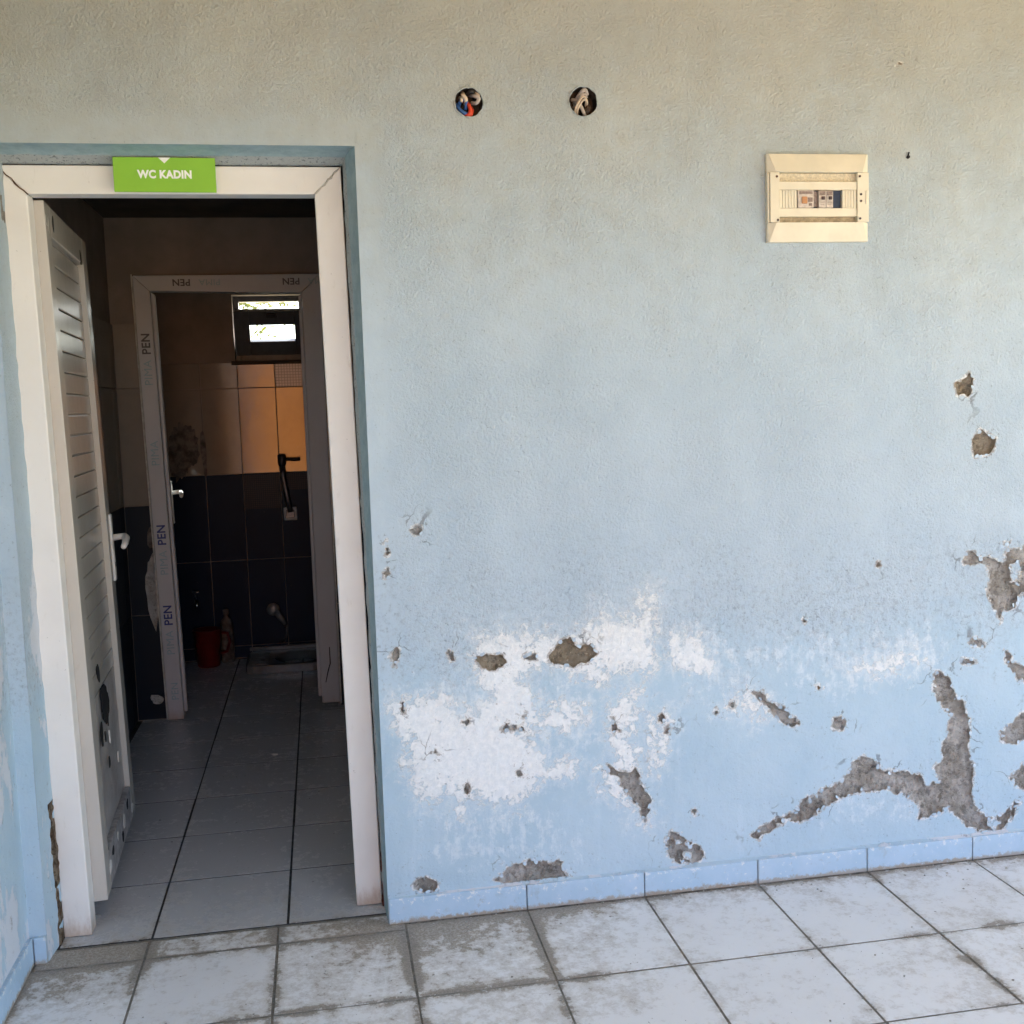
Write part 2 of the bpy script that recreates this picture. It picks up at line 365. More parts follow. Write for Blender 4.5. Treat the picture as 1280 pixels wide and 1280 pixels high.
# ------------------------------------------------------------------ mesh helpers
class MB:
    def __init__(s): s.v = []; s.f = []
    def add(s, vs, fs):
        o = len(s.v); s.v += [tuple(v) for v in vs]; s.f += [tuple(i + o for i in f) for f in fs]; return s
    def box(s, x0, x1, y0, y1, z0, z1):
        return s.add([(x0,y0,z0),(x1,y0,z0),(x1,y1,z0),(x0,y1,z0),(x0,y0,z1),(x1,y0,z1),(x1,y1,z1),(x0,y1,z1)],
                     [(0,3,2,1),(4,5,6,7),(0,1,5,4),(1,2,6,5),(2,3,7,6),(3,0,4,7)])
    def hexa(s, p): # 8 points, bottom 4 then top 4, both counter-clockwise seen from above
        return s.add(p, [(0,3,2,1),(4,5,6,7),(0,1,5,4),(1,2,6,5),(2,3,7,6),(3,0,4,7)])
    def tube(s, pts, r, n=10, caps=True):
        pts = [Vector(p) for p in pts]; m = len(pts); rs = r if isinstance(r, (list, tuple)) else [r] * m
        rings = []; up = None
        for i, p in enumerate(pts):
            t = (pts[min(i+1, m-1)] - pts[max(i-1, 0)]).normalized()
            if up is None: up = t.orthogonal().normalized()
            up = (up - t * up.dot(t)).normalized(); b = t.cross(up)
            rings.append([p + (up * math.cos(2*math.pi*k/n) + b * math.sin(2*math.pi*k/n)) * rs[i] for k in range(n)])
        vs = [q for rg in rings for q in rg]; fs = []
        for i in range(m - 1):
            for k in range(n): fs.append((i*n+k, i*n+(k+1)%n, (i+1)*n+(k+1)%n, (i+1)*n+k))
        if caps: fs += [tuple(range(n))[::-1], tuple((m-1)*n + k for k in range(n))]
        return s.add(vs, fs)
    def lathe(s, prof, c, n=24, axis='z'):
        vs = []; fs = []; m = len(prof)
        for (r, h) in prof:
            for k in range(n):
                a = 2*math.pi*k/n; p = (r*math.cos(a), r*math.sin(a), h)
                if axis == 'y': p = (p[0], p[2], p[1])
                if axis == 'x': p = (p[2], p[0], p[1])
                vs.append((c[0]+p[0], c[1]+p[1], c[2]+p[2]))
        for i in range(m-1):
            for k in range(n): fs.append((i*n+k, i*n+(k+1)%n, (i+1)*n+(k+1)%n, (i+1)*n+k))
        return s.add(vs, fs)
    def build(s, name, mat, parent=None, bevel=0, smooth=False, off=(0,0,0), seg=2):
        me = bpy.data.meshes.new(name); me.from_pydata([(v[0]-off[0], v[1]-off[1], v[2]-off[2]) for v in s.v], [], s.f)
        bm = bmesh.new(); bm.from_mesh(me); bmesh.ops.recalc_face_normals(bm, faces=bm.faces); bm.to_mesh(me); bm.free()
        me.materials.append(M[mat] if isinstance(mat, str) else mat)
        o = bpy.data.objects.new(name, me); COL.objects.link(o); o.parent = parent
        if smooth: me.polygons.foreach_set('use_smooth', [True]*len(me.polygons))
        if bevel:
            b = o.modifiers.new('bevel', 'BEVEL'); b.width = bevel; b.segments = seg; b.limit_method = 'ANGLE'
        return o
def tag(o, label=None, cat=None, group=None, kind=None):
    if label: o['label'] = label
    if cat: o['category'] = cat
    if group: o['group'] = group
    if kind: o['kind'] = kind
    return o
def thing(name, label, cat, loc=(0,0,0), rz=0, group=None):
    o = bpy.data.objects.new(name, None); COL.objects.link(o); o.location = loc; o.rotation_euler = (0,0,rz); o.empty_display_size = .05
    return tag(o, label, cat, group)
def bx(name, b, mat, parent=None, bevel=0, off=(0,0,0)):
    return MB().box(*b).build(name, mat, parent, bevel, off=off)
def text(name, body, size, mat, parent, origin, ux, uy, weight=0, depth=.0006, align='CENTER', xs=1.0):
    c = bpy.data.curves.new(name, 'FONT'); c.body = body; c.size = size; c.align_x = align; c.align_y = 'CENTER'
    c.offset = weight; c.space_character = 1.06; c.extrude = depth; c.resolution_u = 4
    t = bpy.data.objects.new('tmp_text', c); COL.objects.link(t)
    dg = bpy.context.evaluated_depsgraph_get(); dg.update()
    me = bpy.data.meshes.new_from_object(t.evaluated_get(dg)); bpy.data.objects.remove(t)
    ux = Vector(ux).normalized(); uy = Vector(uy).normalized(); uz = ux.cross(uy)
    mt = Matrix((ux*xs, uy, uz)).transposed().to_4x4(); mt.translation = Vector(origin)
    me.transform(mt); me.materials.clear(); me.materials.append(M[mat])
    o = bpy.data.objects.new(name, me); COL.objects.link(o); o.parent = parent
    return o

# numpy noise
_lat = rng.random((64, 64))
def vnoise(x, y):
    xi = np.floor(x).astype(int); yi = np.floor(y).astype(int); fx = x - xi; fy = y - yi
    fx = fx*fx*(3-2*fx); fy = fy*fy*(3-2*fy)
    a = _lat[xi % 64, yi % 64]; b = _lat[(xi+1) % 64, yi % 64]; c = _lat[xi % 64, (yi+1) % 64]; d = _lat[(xi+1) % 64, (yi+1) % 64]
    return (a*(1-fx)+b*fx)*(1-fy) + (c*(1-fx)+d*fx)*fy
def fbm(x, y, octs=4, g=.55):
    s = 0; a = 1; t = 0
    for i in range(octs):
        s = s + a*(vnoise(x*2**i + 17.3*i, y*2**i + 5.1*i) - .5); t += a; a *= g
    return s / t
def sdf(P, X, Z):      # signed distance to polygon, positive inside
    P = np.asarray(P, float); n = len(P); d = np.full(X.shape, 1e9); ins = np.zeros(X.shape, bool)
    for i in range(n):
        ax, az = P[i]; bx_, bz = P[(i+1) % n]
        ex, ez = bx_-ax, bz-az; L = ex*ex+ez*ez + 1e-12
        t = np.clip(((X-ax)*ex + (Z-az)*ez)/L, 0, 1)
        d = np.minimum(d, (X-ax-t*ex)**2 + (Z-az-t*ez)**2)
        c = ((az > Z) != (bz > Z)) & (X < (bx_-ax)*(Z-az)/((bz-az) if abs(bz-az) > 1e-12 else 1e-12) + ax)
        ins ^= c
    d = np.sqrt(d); return np.where(ins, d, -d)
def on_wall(u, v):    # a measured point of the photograph placed on the wall plane, in metres
    q = np.array([(u-640)/CAM_F, -(v-640)/CAM_F, 1.0]) @ np.array(CAM_R)
    t = -CAM_P[1] / q[1]; return (CAM_P[0]+t*q[0], CAM_P[2]+t*q[2])
def wallpoly(pts, ox=0, oy=0, k=1): return [on_wall(ox+k*a, oy+k*b) for a, b in pts]
def blob(u, v, ru, rv, n=9, seed=0):
    r = random.Random(seed); return [on_wall(u+math.cos(2*math.pi*i/n)*ru*r.uniform(.75, 1.2), v+math.sin(2*math.pi*i/n)*rv*r.uniform(.75, 1.2)) for i in range(n)]

# ------------------------------------------------------------------ measured layout (metres)
OPEN_L, OPEN_T = -0.893, 2.10           # opening spans x OPEN_L..0, z 0..OPEN_T
SIDE_X = -0.937                         # face of the wall coming towards the viewer on the left
CEIL_Z = 2.548
JX, TX = 0.0446, 0.3449                 # joint grid of the porch tiles across

# ------------------------------------------------------------------ setting: ground, slab, floors
MB().box(-60, 60, -80, 80, -.5, -.12).build('ground', 'ground').__setitem__('kind', 'structure')
MB().add([(-5,-12,-.12),(3,-12,-.12),(2.2,-13,2.4),(-4,-13,2.4),(2,-16,2.8),(-4,-16,2.8),(3,-19,-.12),(-5,-19,-.12)],
         [(0,1,2,3),(3,2,4,5),(5,4,6,7)]).build('bounce_bank', 'bounce_earth').__setitem__('kind', 'structure')  # added unseen bank for orange bounce and the glow mirrored in the tiles
porch = bx('porch_floor', (SIDE_X-.2, 4.6, -4.4, .0620, -.15, -.0010), 'grout'); porch['kind'] = 'structure'
def floor_tile(x0, x1, y0, y1, mat, parent, dirt, z=0.0):
    g = .0030 if mat == 'porch_tile' else .0034
    j = lambda: random.uniform(-.0008, .0008)
    o = MB().box(x0+g+j(), x1-g+j(), y0+g+j(), y1-g+j(), -.008, z+random.uniform(-.0006, .0006)*(1 if mat == 'porch_tile' else .15)).build('floor_tile', mat, parent, .0012 if mat == 'porch_tile' else 0)
    o['dirt'] = dirt; return o
ycuts = [-.048, -.400, -.747]
while ycuts[-1] > -4.2: ycuts.append(ycuts[-1]-.347)
dirt_of = {(0,-3): .85, (0,-2): .30, (0,-1): .62, (0,0): .88, (0,1): .62, (0,2): .48, (0,3): .30, (0,4): .35, (0,5): .3,
           (1,-3): .5, (1,-2): .30, (1,-1): .40, (1,0): .9, (1,1): .30, (1,2): .28, (1,3): .62, (1,4): .4}
for r in range(len(ycuts)-1):
    for k in range(-3, 13):
        x0, x1 = JX+k*TX, JX+(k+1)*TX
        x0 = max(x0, SIDE_X+.004)
        floor_tile(x0, x1, ycuts[r+1], -.014 if (r == 0 and k >= 0) else ycuts[r], 'porch_tile', porch, dirt_of.get((r, k), random.uniform(.2, .5)))
# narrow cut tiles in the doorway, screed where the strip has come away, dirty mortar line at the wall foot
for (x0, x1, dd) in ((-.925, -.645, .9), (-.645, -.302, .45), (-.302, .0446, .85)):
    floor_tile(x0, x1, -.047, .055, 'porch_tile', porch, dd, -.0004)
def rough_slab(name, x0, x1, y0, y1, z0, amp, mat, parent, nx=24, ny=8, seed=0):
    vs = []; fs = []
    for i in range(nx+1):
        for jj in range(ny+1):
            x = x0+(x1-x0)*i/nx; y = y0+(y1-y0)*jj/ny
            e = 0 if (i in (0, nx) or jj in (0, ny)) else 1
            h = z0 + amp*float(fbm(np.array(x*40+seed), np.array(y*40.), 4))*2
            vs.append((x + (0 if e else 0), y + .006*float(fbm(np.array(x*25.), np.array(seed*3.+jj)))*2, h if e else z0-.004))
    for i in range(nx):
        for jj in range(ny): fs.append((i*(ny+1)+jj, (i+1)*(ny+1)+jj, (i+1)*(ny+1)+jj+1, i*(ny+1)+jj+1))
    return MB().add(vs, fs).build(name, mat, parent, smooth=True)
rough_slab('mortar_line', .045, 4.5, -.020, .0, .0010, .0012, 'screed', porch, 220, 6, 7)

room = bx('room_floor', (-1.2, .6, .0625, 3.75, -.15, -.0014), 'dark_grout'); room['kind'] = 'structure'
iy = [.066 + .365*i for i in range(0, 11)]
ix = [-1.006, -.641, -.276, .089, .454]
for a in range(4):
    for b in range(10):
        y0 = iy[b]; y1 = iy[b+1]; x0 = max(ix[a], -1.028); x1 = min(ix[a+1], .30)
        if b == 0: x0, x1 = max(x0, -.885), min(x1, -.0)
        if b == 9: y1 = 3.49
        if x1 - x0 < .03 or y1-y0 < .02: continue
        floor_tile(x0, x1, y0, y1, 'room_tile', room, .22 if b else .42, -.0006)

# ------------------------------------------------------------------ front wall with its bare patches
C5 = dict(ox=860, oy=640, k=.328125); C4 = dict(ox=480, oy=700, k=.296875); C8 = dict(ox=460, oy=1000, k=.640625)
C4b = dict(ox=880, oy=400, k=.3125)
peel = []   # (polygon, hole polygons, material)
peel.append((wallpoly([(240,1232),(300,1190),(340,1160),(400,1150),(450,1090),(510,1060),(580,1030),(615,990),(630,950),(670,930),(700,940),(740,985),(820,990),(880,1000),(910,1045),(960,1030),(940,970),(970,940),(965,880),(990,840),(1000,780),(960,720),(935,680),(935,620),(950,605),(995,625),(1010,690),(1050,720),(1070,800),(1070,910),(1085,950),(1090,1010),(1080,1050),(1095,1110),(1110,1145),(1150,1165),(1210,1145),(1250,1100),(1268,1110),(1220,1180),(1190,1215),(1130,1215),(1070,1200),(1030,1160),(990,1130),(940,1150),(880,1170),(880,1110),(820,1075),(760,1055),(680,1065),(600,1075),(550,1110),(480,1150),(430,1185),(380,1170),(320,1212),(270,1243)], **C5), [wallpoly([(1150,1185),(1170,1168),(1188,1185),(1178,1205),(1155,1205)], **C5)], 'mortar'))
peel.append((wallpoly([(1050,190),(1065,160),(1085,150),(1110,168),(1150,180),(1195,190),(1215,145),(1280,135),(1330,150),(1345,200),(1330,255),(1290,290),(1250,345),(1230,375),(1160,365),(1140,320),(1150,230),(1125,198),(1085,205)], **C5), [wallpoly([(1222,190),(1255,186),(1270,220),(1250,278),(1225,265)], **C5)], 'mortar'))
peel.append((wallpoly([(1200,525),(1215,530),(1240,572),(1280,592),(1310,612),(1320,660),(1280,650),(1245,620),(1222,590)], **C5), [], 'mortar'))
peel.append((wallpoly([(1190,835),(1230,800),(1270,765),(1340,745),(1370,800),(1320,860),(1230,880),(1195,868)], **C5), [], 'mortar'))
peel.append((wallpoly([(1230,1010),(1262,968),(1310,945),(1350,1000),(1300,1060),(1250,1042)], **C5), [], 'mortar'))
peel.append((wallpoly([(250,690),(280,682),(310,720),(360,742),(400,780),(422,805),(400,822),(350,797),(300,745),(262,715)], **C5), [], 'mortar'))
peel.append((wallpoly([(1060,495),(1100,478),(1130,500),(1128,518),(1090,512)], **C5), [], 'pale_plaster'))
peel.append((wallpoly([(1040,555),(1065,560),(1105,572),(1075,582),(1045,575)], **C5), [], 'pale_plaster'))
peel.append((wallpoly([(545,820),(555,785),(585,775),(602,800),(590,828),(560,832)], **C5), [], 'pale_plaster'))
peel.append((wallpoly([(485,660),(500,655),(512,672),(498,684)], **C5), [], 'brown_mortar'))
peel.append((wallpoly([(1008,255),(1050,228),(1066,208),(1076,240),(1074,280),(1058,306),(1040,295),(1015,300)], **C4b), [], 'brown_mortar'))
peel.append((wallpoly([(1078,480),(1105,437),(1135,452),(1172,470),(1165,510),(1140,535),(1088,545),(1076,515)], **C4b), [], 'brown_mortar'))
peel.append((wallpoly([(1190,888),(1222,890),(1215,902),(1195,898)], **C4b), [], 'mortar'))
peel.append((wallpoly([(695,405),(740,350),(780,325),(810,355),(870,350),(897,390),(860,430),(800,447),(730,437),(700,428)], **C4), [], 'brown_mortar'))
peel.append((wallpoly([(385,405),(430,400),(500,402),(512,430),(470,466),(400,447)], **C4), [], 'brown_mortar'))
peel.append((wallpoly([(945,865),(960,885),(1000,892),(1040,905),(1058,872),(1090,950),(1125,1010),(1112,1050),(1100,1095),(1080,1040),(1010,960),(985,905),(955,895)], **C4), [], 'mortar'))
peel.append((wallpoly([(955,655),(980,650),(975,690),(990,720),(970,732),(955,710)], **C4), [], 'mortar'))
for q in ((285,395,14,17), (580,900,17,15), (345,683,11,12), (590,655,14,10), (520,705,26,15), (585,708,16,13), (350,960,8,16), (1190,710,7,22), (610,405,32,9), (50,410,8,36), (78,622,9,18), (15,60,8,26), (1170,665,8,8)):
    peel.append((blob(480+.297*q[0], 700+.297*q[1], q[2]*.32, q[3]*.32, 8, int(q[0])), [], 'mortar'))
peel.append((wallpoly([(245,160),(262,142),(282,128),(322,118),(355,124),(378,120),(388,148),(400,153),(340,158),(270,164)], **C8), [], 'mortar'))
peel.append((wallpoly([(85,172),(92,158),(108,148),(122,158),(138,164),(128,174),(100,180)], **C8), [], 'mortar'))
peel.append((wallpoly([(582,78),(592,62),(612,66),(622,84),(650,92),(652,112),(640,126),(600,122),(586,108)], **C8), [wallpoly([(596,78),(606,74),(612,84),(602,92)], **C8), wallpoly([(618,100),(632,100),(630,112),(618,112)], **C8)], 'mortar'))
for (u, v, ru, rv) in ((484,685,2,9), (492,825,3,9), (895,890,3,3.5), (915,882,4,4), (522,663,7,5), (1006,776,2,4), (1098,705,2,2), (868,1015,2,3.5), (1250,765,2,12), (545,940,3,3), (1124,81,2,2)):
    peel.append((blob(u, v, ru, rv, 8, int(u)), [], 'pale_plaster' if u in (522, 915, 895) else 'mortar'))

salt = [wallpoly([(380,430),(400,320),(520,310),(700,330),(880,290),(930,230),(1060,240),(1090,160),(1140,150),(1140,430),(1110,490),(1080,440),(1010,470),(940,460),(930,540),(880,500),(790,470),(740,440),(640,460),(590,500),(600,600),(660,655),(760,600),(860,620),(840,690),(640,720),(610,760),(700,850),(790,850),(780,910),(640,930),(560,1030),(440,1020),(420,1040),(390,1000),(330,1080),(270,960),(200,1030),(160,1000),(130,900),(90,860),(90,770),(40,700),(60,610),(180,570),(255,590),(290,640),(390,630),(440,570),(400,480)], **C4),
        wallpoly([(950,630),(1000,590),(1070,560),(1060,640),(1040,720),(1055,800),(1060,870),(1000,860),(960,780)], **C4),
        wallpoly([(1200,340),(1290,330),(1350,370),(1380,430),(1330,480),(1260,440),(1210,420)], **C4),
        wallpoly([(150,740),(250,700),(300,760),(250,775)], **C5),
        wallpoly([(640,600),(720,575),(850,552),(880,562),(720,605)], **C5),
        wallpoly([(940,880),(1000,920),(1080,1060),(1110,1100),(1060,1080),(980,990),(930,960)], **C4),
        wallpoly([(1120,700),(1190,650),(1170,760),(1130,900),(1100,880)], **C4)]
haze = [wallpoly([(560,470),(900,430),(1000,520),(900,640),(700,640),(560,700),(400,640),(100,600),(60,520),(300,500)], **C5),
        wallpoly([(1180,300),(1290,260),(1420,330),(1500,470),(1400,560),(1280,520),(1190,460)], **C4),
        wallpoly([(280,1080),(420,1030),(620,1040),(850,1180),(840,1260),(340,1290),(180,1240)], **C4),
        wallpoly([(30,560),(260,480),(420,520),(900,520),(900,760),(640,960),(100,900)], **C4),
        wallpoly([(570,1080),(700,1060),(860,1110),(880,1170),(600,1180),(500,1180)], **C5),
        wallpoly([(500,640),(700,560),(880,540),(890,600),(720,650),(560,720)], **C5)]
def union(polys, X, Z, margin=.12):
    F = np.full(X.shape, -margin)
    for P in polys:
        A = np.array(P); lo = A.min(0)-margin; hi = A.max(0)+margin
        i0, i1 = np.searchsorted(gx, [lo[0], hi[0]]); j0, j1 = np.searchsorted(gz, [lo[1], hi[1]])
        if i1 <= i0 or j1 <= j0: continue
        sl = (slice(i0, i1), slice(j0, j1)); F[sl] = np.maximum(F[sl], sdf(P, X[sl], Z[sl]))
    return F
STEP = .004
WX0, WX1, WZ1 = SIDE_X, 2.30, 2.548
gx = np.arange(0, WX1+1e-6, STEP); gx = np.concatenate([np.arange(SIDE_X+.004, -1e-6, STEP), gx]); gx[0] = SIDE_X
gz = np.concatenate([np.arange(0, OPEN_T-1e-6, STEP), [OPEN_T], np.arange(OPEN_T+STEP, WZ1+1e-6, STEP)])
iOL = int(np.argmin(abs(gx-OPEN_L))); gx[iOL] = OPEN_L
X, Z = np.meshgrid(gx, gz, indexing='ij')
NXg, NZg = X.shape
jag = fbm(X*48, Z*48, 4, .68)*.036 + fbm(X*170, Z*170, 2)*.013
groups = {'mortar': [], 'brown_mortar': [], 'pale_plaster': []}
for P, H, mt in peel: groups[mt].append((P, H))
fields = {}
for mt, lst in groups.items():
    F = union([P for P, H in lst], X, Z, .08)
    hs = [h for P, H in lst for h in H]
    if hs: F = np.minimum(F, -union(hs, X, Z, .08))
    amp = np.clip((F+.03)/.03, 0, 1)
    fields[mt] = F + jag*amp*(.55 if mt != 'mortar' else 1)
PEEL = np.maximum.reduce(list(fields.values()))
saltF = union(salt, X, Z, .12); hazeF = union(haze, X, Z, .12)
smoothF = np.clip(1 - np.maximum(np.maximum(OPEN_L-X, X-0), np.maximum(Z-OPEN_T, 0))/.16, 0, 1)
HOLES = [(on_wall(586,128), .0385), (on_wall(729,127), .0395)]
Yw = -fbm(X*2.2, Z*2.2, 3)*.008 - fbm(X*9, Z*9, 3)*.0025
edge_fade = np.clip(np.minimum.reduce([abs(X-0)+np.maximum(Z-OPEN_T, 0)*5, np.maximum(X*9, abs(Z-OPEN_T)), np.maximum(X-SIDE_X, 0)*0+1])/.05, 0, 1)
Yw = Yw*edge_fade
HOLEF = np.full(X.shape, -1.0)
for (hx, hz), r in HOLES:
    D_ = np.hypot(X-hx, Z-hz); a = np.arctan2(Z-hz, X-hx); rr = r*(1+.012*np.sin(3*a+hx*9)+.010*np.sin(7*a)+.008*np.sin(13*a))
    HOLEF = np.maximum(HOLEF, rr-D_)
    Yw = np.where(D_ < .075, Yw*np.clip((D_-.05)/.025, 0, 1), Yw)
vid = np.arange(NXg*NZg).reshape(NXg, NZg)
q = np.stack([vid[:-1,:-1], vid[1:,:-1], vid[1:,1:], vid[:-1,1:]], -1)
cx = (gx[:-1]+gx[1:])/2; cz = (gz[:-1]+gz[1:])/2
CX, CZ = np.meshgrid(cx, cz, indexing='ij')
keep = ~((CX > OPEN_L) & (CX < 0) & (CZ < OPEN_T))
def clip_cells(F, sign, mask):
    """faces of the grid where sign*F > 0, cells on the contour cut along it; returns extra verts and polygons"""
    G = F*sign; pos = G > 0
    cnt = pos[:-1,:-1].astype(int)+pos[1:,:-1]+pos[1:,1:]+pos[:-1,1:]
    full = (cnt == 4) & mask; part = (cnt > 0) & (cnt < 4) & mask
    ev = {}; extra = []; polys = []
    for i, j in zip(*np.nonzero(part)):
        cs = [(i,j),(i+1,j),(i+1,j+1),(i,j+1)]; out = []
        for k in range(4):
            a, b = cs[k], cs[(k+1) % 4]; ga, gb = G[a], G[b]
            if ga > 0: out.append(int(vid[a]))
            if (ga > 0) != (gb > 0):
                key = (min(a, b), max(a, b))
                if key not in ev:
                    t = ga/(ga-gb); ev[key] = NXg*NZg+len(extra)
                    extra.append((a, b, t))
                out.append(ev[key])
        if len(out) > 2: polys.append(tuple(out))
    return full, extra, polys
def grid_object(name, mat, parent, F, sign, mask, Yf, attrs=None, y_edge=None):
    full, extra, polys = clip_cells(F, sign, mask)
    V = np.stack([X, Yf, Z], -1).reshape(-1, 3)
    if extra:
        A = np.array([vid[a] for a, b, t in extra]); B = np.array([vid[b] for a, b, t in extra]); T = np.array([t for a, b, t in extra])[:, None]
        E_ = V[A]*(1-T)+V[B]*T
        if y_edge is not None: E_[:, 1] = (Yw.reshape(-1)[A]*(1-T[:,0])+Yw.reshape(-1)[B]*T[:,0]) + y_edge
        V = np.concatenate([V, E_])
    faces = [tuple(f) for f in q[full].tolist()] + polys
    used = np.zeros(len(V), bool); used[np.array([k for f in faces for k in f])] = True
    new = np.cumsum(used)-1
    me = bpy.data.meshes.new(name); me.from_pydata(V[used].tolist(), [], [tuple(int(new[k]) for k in f) for f in faces])
    if attrs:
        for an, arr in attrs.items():
            vals = arr.reshape(-1)
            if extra: vals = np.concatenate([vals, vals[A]*(1-T[:,0])+vals[B]*T[:,0]])
            at = me.attributes.new(an, 'FLOAT', 'POINT'); at.data.foreach_set('value', vals[used].astype(np.float32))
    me.polygons.foreach_set('use_smooth', np.ones(len(me.polygons), bool))
    me.materials.append(M[mat]); o = bpy.data.objects.new(name, me); COL.objects.link(o); o.parent = parent
    return o
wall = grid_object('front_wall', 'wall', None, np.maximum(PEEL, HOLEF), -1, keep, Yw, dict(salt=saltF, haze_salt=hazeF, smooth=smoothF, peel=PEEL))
tag(wall, 'pale blue roughcast wall with peeling paint beside the toilet doorway', 'wall')
# bare patches: one part per connected patch
def components(mask):
    lab = np.zeros(mask.shape, int); n = 0
    idx = set(map(tuple, np.argwhere(mask)))
    while idx:
        s = idx.pop(); n += 1; st = [s]; lab[s] = n
        while st:
            i, j = st.pop()
            for d in ((1,0),(-1,0),(0,1),(0,-1),(1,1),(-1,-1),(1,-1),(-1,1)):
                k = (i+d[0], j+d[1])
                if k in idx: idx.remove(k); lab[k] = n; st.append(k)
    return lab, n
best = np.argmax(np.stack(list(fields.values())), 0)
pos = PEEL > 0
anyc = pos[:-1,:-1] | pos[1:,:-1] | pos[1:,1:] | pos[:-1,1:]
lab, ncomp = components(anyc & keep)
for c in range(1, ncomp+1):
    cells = lab == c
    ii, jj = np.nonzero(cells)
    kinds = best[:-1,:-1][cells]; mt = list(fields)[np.bincount(kinds, minlength=3).argmax()]
    sub = np.clip(PEEL, 0, .03)
    depth = (.005 + .008*np.clip(PEEL/.012, 0, 1) + fbm(X*60, Z*60, 4, .7)*.028)
    o = grid_object('bare_plaster' if mt != 'mortar' else 'bare_mortar', mt, wall, PEEL, 1, cells, Yw+np.maximum(depth, .0022), y_edge=0.0)
rf = np.random.default_rng(5); GX, GZ = np.gradient(PEEL)
cand = np.argwhere((abs(PEEL) < .0022) & (HOLEF < -.02)); rf.shuffle(cand)
fb = MB(); got = []
for (i_, j_) in cand:
    if len(got) >= 150: break
    px, pz = X[i_, j_], Z[i_, j_]
    if any((px-a)**2+(pz-b)**2 < .011**2 for a, b in got) or not (0.02 < i_/NXg < .99): continue
    gv = np.array([GX[i_, j_], GZ[i_, j_]]); L_ = np.hypot(*gv)
    if L_ < 1e-6: continue
    got.append((px, pz)); nv = gv/L_; tv = np.array([-nv[1], nv[0]])
    w_, l_, up = rf.uniform(.003, .008), rf.uniform(.003, .009), rf.uniform(.0015, .0055)
    y0 = float(Yw[i_, j_])
    rows = []
    for q_, (d_, h_, k_) in enumerate(((-.004, .0006, 1.0), (.25*l_, .35*up+.0006, 1.05), (l_*.8, up, rf.uniform(.4, .8)))):
        for s_ in (-1, 0, 1):
            o_ = rf.uniform(-.0012, .0012)
            p_ = np.array([px, pz])+nv*(d_+o_)+tv*s_*w_*k_
            rows.append((p_[0], y0-h_-(.0004 if s_ == 0 else 0), p_[1]))
    vv = rows+[(a, b+.0007, c_) for a, b, c_ in rows]; ff = []
    for a in range(2):
        for b in range(2):
            k0 = a*3+b; ff += [(k0, k0+1, k0+4, k0+3), (k0+9, k0+12, k0+13, k0+10)]
    ff += [(6, 7, 16, 15), (7, 8, 17, 16), (0, 3, 12, 9), (3, 6, 15, 12), (2, 11, 14, 5), (5, 14, 17, 8)]
    fb.add(vv, ff)
fl = fb.build('paint_flakes', 'flake', wall); fl['kind'] = 'stuff'
# the wall carries on to the right, out of the picture
far = bx('wall_extension', (WX1, 4.6, 0, .2, 0, WZ1), 'side', wall)
# body of the wall behind the skin
body = MB().box(.0005, 4.6, .05, .2, 0, WZ1).box(-1.25, OPEN_L-.0005, .05, .2, 0, WZ1).box(OPEN_L, 0, .05, .2, OPEN_T+.0005, WZ1)
body.build('masonry', 'conc', wall)
# reveal of the opening
nrev = 40
def reveal(pts0, inward, splay, mat, n=90, m=12, pw_=1, amp=.004):
    vs = []; fs = []; a, b = Vector(pts0[0]), Vector(pts0[1]); iw = Vector(inward)
    for i in range(n+1):
        for j in range(m+1):
            p = a.lerp(b, i/n); yy = .135*j/m; sp = splay(i/n)*min(1, yy/.122)**pw_
            k = 0 if j == 0 else 1
            d = float(fbm(np.array((p.x+p.z)*30), np.array(yy*30.+11), 3))*.004*k*(amp/.004)*(1+2*max(0, (yy-.07)/.1))
            vs.append(tuple(p + Vector((0, yy, 0)) + iw*(sp+d)))
    for i in range(n):
        for j in range(m): fs.append((i*(m+1)+j, i*(m+1)+j+1, (i+1)*(m+1)+j+1, (i+1)*(m+1)+j))
    return MB().add(vs, fs).build('reveal', mat, wall, smooth=True)
reveal(((0,0,0),(0,0,OPEN_T)), (-1,0,0), lambda t: .0065+.024*t, 'reveal')
reveal(((OPEN_L,0,0),(OPEN_L,0,OPEN_T)), (1,0,0), lambda t: .010*(1-t), 'side')
reveal(((OPEN_L,0,OPEN_T),(0,0,OPEN_T)), (0,0,-1), lambda t: .0225, 'reveal', pw_=3, amp=.0015)
# crumbling joint filler between the frame and the masonry
def crumble(name, x0, x1, y0, y1, zs, mat, thin, seed):
    vs = []; fs = []; n = len(zs)
    for i, z in enumerate(zs):
        k = float(fbm(np.array(z*45.+seed), np.array(seed*2.3), 4))*2
        k2 = float(fbm(np.array(z*70.+seed), np.array(seed*7.3), 4))*2
        t = thin*(1+k)
        xa = x0; xb = x0 + (x1-x0)*max(.1, min(1.15, .75+.5*k2))
        vs += [(xa, y0+.5*t, z), (xb, y0+t, z), (xb, y1, z), (xa, y1, z)]
    for i in range(n-1):
        for s in range(4): fs.append((i*4+s, i*4+(s+1)%4, (i+1)*4+(s+1)%4, (i+1)*4+s))
    fs += [(0,1,2,3), ((n-1)*4+3, (n-1)*4+2, (n-1)*4+1, (n-1)*4)]
    return MB().add(vs, fs).build(name, mat, wall)
crumble('joint_filler', OPEN_L-.001, -.878, .07, .14, [i*.012 for i in range(0, 34)], 'crumb', .02, 1)
crumble('joint_filler', .001, -.012, .095, .14, [i*.012 for i in range(0, 18)], 'brick', .02, 2)
